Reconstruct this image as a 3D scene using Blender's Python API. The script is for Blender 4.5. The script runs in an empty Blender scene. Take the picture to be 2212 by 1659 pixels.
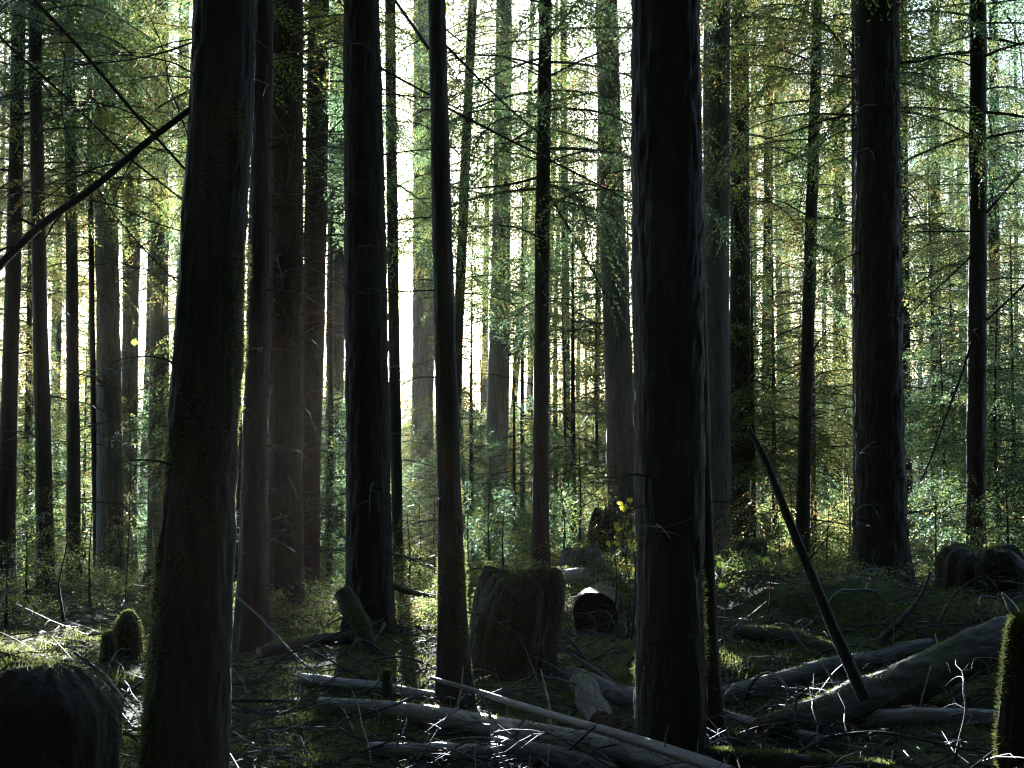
import bpy, math, random
import numpy as np
from mathutils import Vector, Matrix

random.seed(7)
RNG = np.random.default_rng(11)
SC = bpy.context.scene
COL = SC.collection

# ------------------------------------------------------------------ camera
W, H, F = 2212.0, 1659.0, 2670.0
CX, CY, CAMZ = 1106.0, 829.5, 1.7
PITCH = math.radians(2.5)
CP, SP = math.cos(PITCH), math.sin(PITCH)


def ray(px, py):
    vx, vy = (px - CX) / F, (CY - py) / F
    return Vector((vx, CP - vy * SP, SP + vy * CP))


def P(px, py, d):
    r = ray(px, py)
    s = d / r.y
    return Vector((r.x * s, d, CAMZ + r.z * s))


cam_d = bpy.data.cameras.new('camera')
cam = bpy.data.objects.new('camera', cam_d)
COL.objects.link(cam)
cam.location = (0, 0, CAMZ)
cam.rotation_euler = (math.pi / 2 + PITCH, 0, 0)
cam_d.sensor_width = 36.0
cam_d.lens = 36.0 * F / W
cam_d.clip_end = 3000
cam_d.clip_start = 0.05
SC.camera = cam

SUN_PX = (827, 500)
SUN_DIR = ray(*SUN_PX).normalized()


# ------------------------------------------------------------------ numeric noise
def _hash(ix, iy, iz):
    n = (ix * 374761393 + iy * 668265263 + iz * 2147483647 + 1013904223) & 0xFFFFFFFF
    n = ((n ^ (n >> 13)) * 1274126177) & 0xFFFFFFFF
    n = (n ^ (n >> 16)) & 0xFFFF
    return n / 65535.0


def vnoise(p):
    p = np.asarray(p, float)
    i = np.floor(p).astype(np.int64)
    f = p - i
    f = f * f * (3 - 2 * f)
    out = 0
    for a in (0, 1):
        for b in (0, 1):
            for c in (0, 1):
                w = (f[..., 0] if a else 1 - f[..., 0]) * (f[..., 1] if b else 1 - f[..., 1]) * (f[..., 2] if c else 1 - f[..., 2])
                out = out + w * _hash(i[..., 0] + a, i[..., 1] + b, i[..., 2] + c)
    return out


def fbm(p, o=4):
    s, a, t = 0, 0.5, 0
    p = np.asarray(p, float)
    for k in range(o):
        s = s + a * vnoise(p * (2.03 ** k) + 17.3 * k)
        t += a
        a *= 0.5
    return s / t


# ------------------------------------------------------------------ terrain
PRIOR_Y = [-60, 4, 8, 11, 13, 16, 20, 24, 30, 45, 70, 150, 400]
PRIOR_Z = [0.2, 0.0, -0.05, 0.08, 0.0, -0.30, -0.55, -0.75, -0.95, -1.4, -1.9, -3.0, -5.0]
CTRL = []          # (x, y, z)


def ground(x, y, rough=True):
    x = np.asarray(x, float)
    y = np.asarray(y, float)
    z = np.interp(y, PRIOR_Y, PRIOR_Z)
    if CTRL:
        num = np.zeros_like(z)
        den = np.full_like(z, 0.25)
        for cx, cy, cz in CTRL:
            sg = 0.45 + 0.05 * cy
            w = np.exp(-((x - cx) ** 2 + (y - cy) ** 2) / (2 * sg * sg))
            num += w * (cz - np.interp(cy, PRIOR_Y, PRIOR_Z))
            den += w
        z = z + num / den
    if rough:
        q = np.stack([x, y, np.zeros_like(x)], -1)
        z = z + ((fbm(q * 1.1, 4) - 0.5) * 0.30 + (fbm(q * 3.2 + 9, 4) - 0.5) * 0.16) * np.clip((y - 5) / 6, 0.35, 1) + (fbm(q * 0.75 + 41, 2) - 0.5) * 0.5 * np.clip((y - 8.5) / 2, 0, 1)
    return z


def ground_hit(px, py):
    r = ray(px, py)
    ys = np.linspace(4.5, 45, 900)
    z = CAMZ + r.z / r.y * ys
    g = ground(r.x / r.y * ys, ys)
    k = np.argmax(z <= g)
    if z[k] > g[k]:
        k = len(ys) - 1
    return float(ys[k])


# ------------------------------------------------------------------ materials
def new_mat(name):
    m = bpy.data.materials.new(name)
    m.use_nodes = True
    nt = m.node_tree
    nt.nodes.clear()
    out = nt.nodes.new('ShaderNodeOutputMaterial')
    return m, nt, out


def N(nt, typ, **kw):
    n = nt.nodes.new(typ)
    for k, v in kw.items():
        setattr(n, k, v)
    return n


def ramp(nt, stops):
    r = nt.nodes.new('ShaderNodeValToRGB')
    e = r.color_ramp.elements
    while len(e) < len(stops):
        e.new(0.5)
    for el, (p, c) in zip(e, stops):
        el.position = p
        el.color = (*c, 1)
    return r


def bark_mat(name, dark, light, moss=0.0, scale=(16, 16, 2.2), rough=0.75, bump=0.6, mosscol=(0.07, 0.10, 0.018)):
    m, nt, out = new_mat(name)
    L = nt.links.new
    tc = N(nt, 'ShaderNodeTexCoord')
    mp = N(nt, 'ShaderNodeMapping')
    mp.inputs['Scale'].default_value = scale
    L(tc.outputs['Object'], mp.inputs['Vector'])
    n1 = N(nt, 'ShaderNodeTexNoise')
    n1.inputs['Scale'].default_value = 1.6
    n1.inputs['Detail'].default_value = 8
    n1.inputs['Roughness'].default_value = 0.65
    L(mp.outputs[0], n1.inputs['Vector'])
    v = N(nt, 'ShaderNodeTexVoronoi', feature='DISTANCE_TO_EDGE')
    v.inputs['Scale'].default_value = 1.2
    L(mp.outputs[0], v.inputs['Vector'])
    r = ramp(nt, [(0.3, dark), (0.72, light)])
    L(n1.outputs['Fac'], r.inputs['Fac'])
    n2 = N(nt, 'ShaderNodeTexNoise')
    n2.inputs['Scale'].default_value = 2.2
    n2.inputs['Detail'].default_value = 5
    L(tc.outputs['Object'], n2.inputs['Vector'])
    r2 = ramp(nt, [(max(0.0, 0.62 - moss * 0.5), (0, 0, 0)), (min(1, 0.80 - moss * 0.4), (1, 1, 1))])
    L(n2.outputs['Fac'], r2.inputs['Fac'])
    mx = N(nt, 'ShaderNodeMix', data_type='RGBA')
    L(r2.outputs['Color'], mx.inputs['Factor'])
    L(r.outputs['Color'], mx.inputs[6])
    mx.inputs[7].default_value = (*mosscol, 1)
    if moss <= 0:
        L(r.outputs['Color'], mx.inputs[7])
    ad = N(nt, 'ShaderNodeMath', operation='MULTIPLY_ADD')
    L(v.outputs['Distance'], ad.inputs[0])
    ad.inputs[1].default_value = 0.9
    L(n1.outputs['Fac'], ad.inputs[2])
    bp = N(nt, 'ShaderNodeBump')
    bp.inputs['Strength'].default_value = bump
    bp.inputs['Distance'].default_value = 0.03
    L(ad.outputs[0], bp.inputs['Height'])
    b = N(nt, 'ShaderNodeBsdfPrincipled')
    b.inputs['Roughness'].default_value = rough
    b.inputs['Specular IOR Level'].default_value = 0.35
    L(mx.outputs[2], b.inputs['Base Color'])
    L(bp.outputs[0], b.inputs['Normal'])
    L(b.outputs[0], out.inputs['Surface'])
    return m


def leaf_mat(name, stops, trans=0.5, rough=0.4, tint=1.6, spec=0.5):
    m, nt, out = new_mat(name)
    L = nt.links.new
    g = N(nt, 'ShaderNodeNewGeometry')
    oi = N(nt, 'ShaderNodeObjectInfo')
    tc = N(nt, 'ShaderNodeTexCoord')
    nz = N(nt, 'ShaderNodeTexNoise')
    nz.inputs['Scale'].default_value = 0.8
    nz.inputs['Detail'].default_value = 3
    L(tc.outputs['Object'], nz.inputs['Vector'])
    a = N(nt, 'ShaderNodeMath', operation='MULTIPLY_ADD')
    L(g.outputs['Random Per Island'], a.inputs[0])
    a.inputs[1].default_value = 0.62
    sb = N(nt, 'ShaderNodeMath', operation='MULTIPLY_ADD')
    L(nz.outputs['Fac'], sb.inputs[0])
    sb.inputs[1].default_value = 0.9
    sb.inputs[2].default_value = -0.27
    L(sb.outputs[0], a.inputs[2])
    a2 = N(nt, 'ShaderNodeMath', operation='MULTIPLY_ADD')
    L(oi.outputs['Random'], a2.inputs[0])
    a2.inputs[1].default_value = 0.16
    L(a.outputs[0], a2.inputs[2])
    r = ramp(nt, stops)
    L(a2.outputs[0], r.inputs['Fac'])
    b = N(nt, 'ShaderNodeBsdfPrincipled')
    b.inputs['Roughness'].default_value = rough
    b.inputs['Specular IOR Level'].default_value = spec
    L(r.outputs['Color'], b.inputs['Base Color'])
    t = N(nt, 'ShaderNodeBsdfTranslucent')
    mu = N(nt, 'ShaderNodeMix', data_type='RGBA', blend_type='MULTIPLY')
    mu.inputs['Factor'].default_value = 1
    L(r.outputs['Color'], mu.inputs[6])
    mu.inputs[7].default_value = (tint * 1.0, tint * 0.98, tint * 0.98, 1)
    L(mu.outputs[2], t.inputs['Color'])
    mx = N(nt, 'ShaderNodeMixShader')
    mx.inputs[0].default_value = trans
    L(b.outputs[0], mx.inputs[1])
    L(t.outputs[0], mx.inputs[2])
    L(mx.outputs[0], out.inputs['Surface'])
    return m


def ground_mat():
    m, nt, out = new_mat('forest_floor')
    L = nt.links.new
    tc = N(nt, 'ShaderNodeTexCoord')
    n1 = N(nt, 'ShaderNodeTexNoise')
    n1.inputs['Scale'].default_value = 0.9
    n1.inputs['Detail'].default_value = 6
    L(tc.outputs['Object'], n1.inputs['Vector'])
    n2 = N(nt, 'ShaderNodeTexNoise')
    n2.inputs['Scale'].default_value = 30
    n2.inputs['Detail'].default_value = 8
    n2.inputs['Roughness'].default_value = 0.7
    L(tc.outputs['Object'], n2.inputs['Vector'])
    soil = ramp(nt, [(0.3, (0.014, 0.010, 0.007)), (0.55, (0.035, 0.025, 0.017)), (0.75, (0.075, 0.05, 0.03))])
    L(n2.outputs['Fac'], soil.inputs['Fac'])
    moss = ramp(nt, [(0.3, (0.035, 0.055, 0.010)), (0.7, (0.11, 0.14, 0.028))])
    L(n2.outputs['Fac'], moss.inputs['Fac'])
    k = ramp(nt, [(0.34, (0, 0, 0)), (0.50, (1, 1, 1))])
    L(n1.outputs['Fac'], k.inputs['Fac'])
    mx = N(nt, 'ShaderNodeMix', data_type='RGBA')
    L(k.outputs['Color'], mx.inputs['Factor'])
    L(soil.outputs['Color'], mx.inputs[6])
    L(moss.outputs['Color'], mx.inputs[7])
    bp = N(nt, 'ShaderNodeBump')
    bp.inputs['Strength'].default_value = 0.9
    bp.inputs['Distance'].default_value = 0.04
    L(n2.outputs['Fac'], bp.inputs['Height'])
    b = N(nt, 'ShaderNodeBsdfPrincipled')
    b.inputs['Roughness'].default_value = 0.9
    b.inputs['Specular IOR Level'].default_value = 0.12
    L(mx.outputs[2], b.inputs['Base Color'])
    L(bp.outputs[0], b.inputs['Normal'])
    L(b.outputs[0], out.inputs['Surface'])
    return m


def flat_mat(name, c1, c2, scale=6, rough=0.6, bump=0.3, stretch=(1, 1, 1)):
    m, nt, out = new_mat(name)
    L = nt.links.new
    tc = N(nt, 'ShaderNodeTexCoord')
    mp = N(nt, 'ShaderNodeMapping')
    mp.inputs['Scale'].default_value = stretch
    L(tc.outputs['Object'], mp.inputs['Vector'])
    n = N(nt, 'ShaderNodeTexNoise')
    n.inputs['Scale'].default_value = scale
    n.inputs['Detail'].default_value = 7
    L(mp.outputs[0], n.inputs['Vector'])
    r = ramp(nt, [(0.35, c1), (0.68, c2)])
    L(n.outputs['Fac'], r.inputs['Fac'])
    bp = N(nt, 'ShaderNodeBump')
    bp.inputs['Strength'].default_value = bump
    bp.inputs['Distance'].default_value = 0.02
    L(n.outputs['Fac'], bp.inputs['Height'])
    b = N(nt, 'ShaderNodeBsdfPrincipled')
    b.inputs['Roughness'].default_value = rough
    b.inputs['Specular IOR Level'].default_value = 0.4
    L(r.outputs['Color'], b.inputs['Base Color'])
    L(bp.outputs[0], b.inputs['Normal'])
    L(b.outputs[0], out.inputs['Surface'])
    return m


M_BARK = bark_mat('dark_bark', (0.010, 0.008, 0.007), (0.045, 0.038, 0.033))
M_BARKM = bark_mat('mossy_bark', (0.010, 0.008, 0.007), (0.045, 0.038, 0.032), moss=0.2, mosscol=(0.03, 0.04, 0.01))
M_BARKG = bark_mat('grey_bark', (0.045, 0.042, 0.040), (0.16, 0.15, 0.145))
M_ROT = bark_mat('rotten_wood', (0.010, 0.007, 0.005), (0.045, 0.030, 0.020), moss=0.12, scale=(14, 14, 3), bump=1.0)
M_LOGG = bark_mat('weathered_log', (0.13, 0.12, 0.11), (0.42, 0.39, 0.36), moss=0.06, scale=(14, 14, 3), rough=0.5)
M_LOGM = bark_mat('mossy_log', (0.022, 0.018, 0.014), (0.085, 0.075, 0.055), moss=0.30, scale=(10, 10, 3))
M_CUT = flat_mat('cut_wood', (0.13, 0.09, 0.06), (0.30, 0.22, 0.15), 9, 0.6)
M_TWIG = flat_mat('dead_twig', (0.018, 0.015, 0.013), (0.06, 0.052, 0.045), 5, 0.65)
M_MOSS = leaf_mat('moss_tufts', [(0.1, (0.042, 0.052, 0.015)), (0.5, (0.085, 0.10, 0.027)), (0.85, (0.13, 0.135, 0.045))], 0.5, 0.8, 2.2, 0.1)
M_LEAF = leaf_mat('conifer_needles', [(0.10, (0.028, 0.048, 0.014)), (0.38, (0.055, 0.085, 0.022)), (0.62, (0.085, 0.110, 0.026)),
                                      (0.78, (0.12, 0.125, 0.032)), (0.88, (0.16, 0.105, 0.038)), (0.97, (0.15, 0.075, 0.04))], 0.62, 0.24, 2.8)
M_LEAFW = leaf_mat('golden_needles', [(0.10, (0.045, 0.06, 0.014)), (0.38, (0.085, 0.095, 0.022)), (0.66, (0.12, 0.12, 0.034)),
                                      (0.84, (0.16, 0.12, 0.045)), (0.97, (0.15, 0.08, 0.05))], 0.62, 0.24, 2.8)
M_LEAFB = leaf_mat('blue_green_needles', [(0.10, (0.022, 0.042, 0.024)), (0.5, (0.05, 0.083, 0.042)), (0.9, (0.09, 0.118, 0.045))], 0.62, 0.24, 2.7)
M_GREENL = leaf_mat('green_broadleaf', [(0.1, (0.06, 0.11, 0.015)), (0.9, (0.10, 0.14, 0.02))], 0.5, 0.4, 1.5)
M_DARKL = leaf_mat('shade_toned_needles', [(0.1, (0.02, 0.03, 0.012)), (0.9, (0.045, 0.055, 0.02))], 0.2, 0.6, 1.0)  # needle colour darkened to paint in the shade of the trees ahead
M_MAPLE = leaf_mat('yellow_maple', [(0.1, (0.16, 0.20, 0.02)), (0.9, (0.36, 0.32, 0.03))], 0.6, 0.4, 1.5)
M_LITTER = leaf_mat('leaf_litter', [(0.1, (0.03, 0.022, 0.015)), (0.5, (0.09, 0.06, 0.035)), (0.9, (0.13, 0.085, 0.04))], 0.2, 0.8, 1.2, 0.1)
M_GROUND = ground_mat()
M_HILL = flat_mat('far_hill', (0.03, 0.055, 0.045), (0.06, 0.09, 0.07), 0.05, 0.9)


# ------------------------------------------------------------------ mesh builder
class MB:
    def __init__(self):
        self.v, self.q, self.t, self.n = [], [], [], 0
        self.qm, self.tm = [], []

    def add(self, v, q=None, t=None, m=0):
        v = np.asarray(v, float).reshape(-1, 3)
        if q is not None and len(q):
            q = np.asarray(q, np.int64) + self.n
            self.q.append(q)
            self.qm.append(np.full(len(q), m))
        if t is not None and len(t):
            t = np.asarray(t, np.int64) + self.n
            self.t.append(t)
            self.tm.append(np.full(len(t), m))
        self.v.append(v)
        self.n += len(v)

    def mesh(self, name, mats, smooth=True):
        me = bpy.data.meshes.new(name)
        v = np.concatenate(self.v) if self.v else np.zeros((0, 3))
        q = np.concatenate(self.q) if self.q else np.zeros((0, 4), np.int64)
        t = np.concatenate(self.t) if self.t else np.zeros((0, 3), np.int64)
        me.vertices.add(len(v))
        me.vertices.foreach_set('co', v.astype(np.float32).ravel())
        nl = len(q) * 4 + len(t) * 3
        me.loops.add(nl)
        me.loops.foreach_set('vertex_index', np.concatenate([q.ravel(), t.ravel()]).astype(np.int32))
        me.polygons.add(len(q) + len(t))
        st = np.concatenate([np.arange(len(q)) * 4, len(q) * 4 + np.arange(len(t)) * 3]).astype(np.int32)
        me.polygons.foreach_set('loop_start', st)
        mi = np.concatenate([np.concatenate(self.qm) if self.qm else np.zeros(0), np.concatenate(self.tm) if self.tm else np.zeros(0)]).astype(np.int32)
        me.polygons.foreach_set('material_index', mi)
        me.polygons.foreach_set('use_smooth', np.full(len(q) + len(t), smooth))
        for mm in mats:
            me.materials.append(mm)
        me.update(calc_edges=True)
        return me


def obj(name, me, parent=None, loc=None, **props):
    o = bpy.data.objects.new(name, me)
    COL.objects.link(o)
    if parent:
        o.parent = parent
    if loc is not None:
        o.location = loc
    for k, v in props.items():
        o[k] = v
    return o


def thing(name, label, cat, loc=(0, 0, 0), group=None, me=None):
    o = obj(name, me, None, loc)
    o['label'] = label
    o['category'] = cat
    if group:
        o['group'] = group
    return o


def unit(a):
    return a / np.maximum(np.linalg.norm(a, axis=-1, keepdims=True), 1e-9)


def resample(pts, rad, n):
    pts = np.asarray(pts, float)
    rad = np.asarray(rad, float)
    s = np.concatenate([[0], np.cumsum(np.linalg.norm(np.diff(pts, axis=0), axis=1))])
    # smooth cubic-ish interpolation: linear then box blur
    u = np.linspace(0, s[-1], n)
    p = np.stack([np.interp(u, s, pts[:, k]) for k in range(3)], 1)
    r = np.interp(u, s, rad)
    k = max(1, n // 14)
    if n > 8:
        for _ in range(2):
            pp = np.concatenate([np.repeat(p[:1], k, 0) + (np.arange(-k, 0)[:, None]) * (p[1] - p[0]), p,
                                 np.repeat(p[-1:], k, 0) + (np.arange(1, k + 1)[:, None]) * (p[-1] - p[-2])])
            ker = np.ones(2 * k + 1) / (2 * k + 1)
            p = np.stack([np.convolve(pp[:, c], ker, 'valid') for c in range(3)], 1)
    return p, r, u


def tube(mb, pts, rad, sides=6, n=None, m=0, bark=0.0, freq=9.0, zst=0.22, cap=None, capm=None, seed=0.0, flare=0.0, lobes=5):
    """a round limb along pts; bark > 0 roughens it with ridges"""
    if n is None:
        n = len(pts)
        p, r, u = np.asarray(pts, float), np.asarray(rad, float), None
        u = np.concatenate([[0], np.cumsum(np.linalg.norm(np.diff(p, axis=0), axis=1))])
    else:
        p, r, u = resample(pts, rad, n)
    tan = unit(np.gradient(p, axis=0))
    ref = np.array([1.0, 0, 0]) if abs(tan[0][0]) < 0.8 else np.array([0, 1.0, 0])
    a = unit(np.cross(tan, ref))
    b = np.cross(tan, a)
    th = np.linspace(0, 2 * np.pi, sides, endpoint=False)
    ct, sn = np.cos(th), np.sin(th)
    R = np.repeat(r[:, None], sides, 1)
    if bark > 0:
        q = np.stack([ct[None, :] * r.mean() * freq + 0 * R, sn[None, :] * r.mean() * freq + 0 * R, u[:, None] * freq * zst + 0 * R], -1) + seed * 7.7
        rid = 1 - np.abs(2 * fbm(q * 1.3, 3) - 1) * 2
        lump = fbm(q * 0.35 + 31, 2) - 0.5
        fine = fbm(q * np.array([4, 4, 5.0]), 2) - 0.5
        R = R * (1 + bark * (0.55 * rid + 0.9 * lump + 0.5 * fine))
    if flare > 0:
        ff = np.exp(-u / (flare * 1.0))
        lob = 0.55 + 0.45 * np.cos(th * lobes + seed)[None, :]
        R = R * (1 + ff[:, None] * (0.25 + 0.65 * lob))
    v = p[:, None, :] + R[..., None] * (ct[None, :, None] * a[:, None, :] + sn[None, :, None] * b[:, None, :])
    i = np.arange(n - 1)[:, None] * sides
    j = np.arange(sides)[None, :]
    j2 = (j + 1) % sides
    q = np.stack([i + j, i + j2, i + sides + j2, i + sides + j], -1).reshape(-1, 4)
    mb.add(v.reshape(-1, 3), q, None, m)
    for end in (cap or ()):
        ring = v[0] if end == 0 else v[-1]
        cen = p[0] if end == 0 else p[-1]
        cc = np.concatenate([ring, cen[None] + (tan[0] * -0.01 if end == 0 else tan[-1] * 0.01)])
        jj = np.arange(sides)
        t = np.stack([jj, np.full(sides, sides), (jj + 1) % sides], 1) if end == 0 else np.stack([jj, (jj + 1) % sides, np.full(sides, sides)], 1)
        mb.add(cc, None, t, m if capm is None else capm)
    return v


def leaves(mb, base, d, nrm, ln, wd, m=0):
    """diamond leaflets"""
    d = unit(d)
    s = unit(np.cross(d, nrm))
    ln = np.asarray(ln)[:, None]
    wd = np.asarray(wd)[:, None]
    v = np.stack([base, base + d * ln * 0.45 + s * wd * 0.5, base + d * ln, base + d * ln * 0.45 - s * wd * 0.5], 1)
    n = len(base)
    mb.add(v.reshape(-1, 3), np.arange(n * 4).reshape(n, 4), None, m)


def blades(mb, base, d, ln, wd, rng, m=0):
    """tiny moss / grass blades: single triangles"""
    d = unit(d)
    s = unit(np.cross(d, rng.normal(size=d.shape)))
    ln = np.asarray(ln)[:, None]
    wd = np.asarray(wd)[:, None]
    v = np.stack([base - s * wd * 0.5, base + s * wd * 0.5, base + d * ln], 1)
    n = len(base)
    mb.add(v.reshape(-1, 3), None, np.arange(n * 3).reshape(n, 3), m)


def spray(mb, p0, az, L, rng, e0=0.2, droop=0.9, leaf=0.05, lw=0.016, tws=0.10, lsp=0.034, stem=0.012, fill=1.0, stem_m=0, leaf_m=1, bare=0.12):
    """one conifer bough: curved stem, two ranks of side twigs, leaflets along each twig"""
    n = 8
    t = np.linspace(0, 1, n)
    el = e0 - droop * t ** 1.4 + 0.25 * t ** 4
    azs = az + np.cumsum(rng.normal(0, 0.07, n))
    dirs = np.stack([np.cos(el) * np.cos(azs), np.cos(el) * np.sin(azs), np.sin(el)], 1)
    path = p0 + np.concatenate([[np.zeros(3)], np.cumsum(dirs[:-1] * L / (n - 1), 0)])
    tube(mb, path, stem * (1 - 0.85 * t) * (0.5 + 0.5 * L), 3, m=stem_m)
    nt = max(3, int(L * (1 - bare) / tws))
    tt = np.repeat(np.linspace(bare, 0.98, nt), 2) + rng.normal(0, 0.012, nt * 2)
    tt = np.clip(tt, 0.02, 0.995)
    if fill < 1:
        tt = tt[rng.random(len(tt)) < fill]
    if len(tt) == 0:
        return
    sd = np.where(np.arange(len(tt)) % 2 == 0, 1.0, -1.0)
    b = np.stack([np.interp(tt, t, path[:, k]) for k in range(3)], 1)
    bd = unit(np.stack([np.interp(tt, t, dirs[:, k]) for k in range(3)], 1))
    up = np.array([0, 0, 1.0]) + rng.normal(0, 0.22, (len(tt), 3))
    side = unit(np.cross(bd, up)) * sd[:, None]
    ang = np.radians(58) + rng.normal(0, 0.16, len(tt))
    td = unit(bd * np.cos(ang)[:, None] + side * np.sin(ang)[:, None] + np.array([0, 0, -0.34]) + rng.normal(0, 0.16, (len(tt), 3)))
    tl = L * 0.42 * np.sin(np.pi * np.clip(tt * 0.82 + 0.18, 0, 1)) ** 0.8 * rng.uniform(0.55, 1.1, len(tt)) + 0.06
    tl = np.minimum(tl, 0.65)
    nl = np.maximum(2, (tl / lsp).astype(int))
    idx = np.repeat(np.arange(len(tt)), nl)
    k = np.concatenate([np.arange(x) for x in nl])
    f = (k + 0.5) / nl[idx]
    cen = b[idx] + td[idx] * (tl[idx] * f)[:, None] + np.array([0, 0, -1.0]) * (0.42 * tl[idx] * f ** 2)[:, None]
    nr = unit(np.cross(td, side) * sd[:, None] + rng.normal(0, 0.18, (len(tt), 3)))
    ls = unit(np.cross(td[idx], nr[idx])) * np.where(k % 2 == 0, 1.0, -1.0)[:, None]
    a2 = np.radians(50) * (1 - 0.6 * f)[:, None] + rng.normal(0, 0.15, (len(idx), 1))
    ld = td[idx] * np.cos(a2) + ls * np.sin(a2) + rng.normal(0, 0.16, (len(idx), 3)) + np.array([0, 0, -0.12])
    sc = (1 - 0.45 * f) * rng.uniform(0.65, 1.2, len(idx))
    leaves(mb, cen, ld, nr[idx] + rng.normal(0, 0.25, (len(idx), 3)), leaf * sc, lw * sc * rng.uniform(0.8, 1.2, len(idx)), leaf_m)


def crown_mesh(name, seed, height, rmax, z0, nb, mats, profile='cone', **kw):
    rng = np.random.default_rng(seed)
    mb = MB()
    for i in range(nb):
        u = (i + rng.random()) / nb
        z = z0 + (height - z0) * u
        if profile == 'cone':
            Lb = rmax * (1 - u) ** 0.6 * rng.uniform(0.4, 1.2) + 0.12
            if rng.random() < 0.16:
                continue
        else:
            Lb = rmax * (0.35 + 0.65 * math.sin(math.pi * min(1, u * 0.8 + 0.2))) * rng.uniform(0.5, 1.15)
        if rng.random() < 0.12:
            continue
        az = i * 2.39996 + rng.normal(0, 0.35)
        spray(mb, np.array([0, 0, z]), az, Lb, rng, e0=rng.uniform(-0.2, 0.4), droop=rng.uniform(0.6, 1.5), **kw)
    me = mb.mesh(name, mats, smooth=False)
    CROWN_ARR[me.name] = (np.concatenate(mb.v), np.concatenate(mb.q), np.concatenate(mb.qm), mats)
    return me


CROWN_ARR = {}
CROWNS = []
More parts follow.
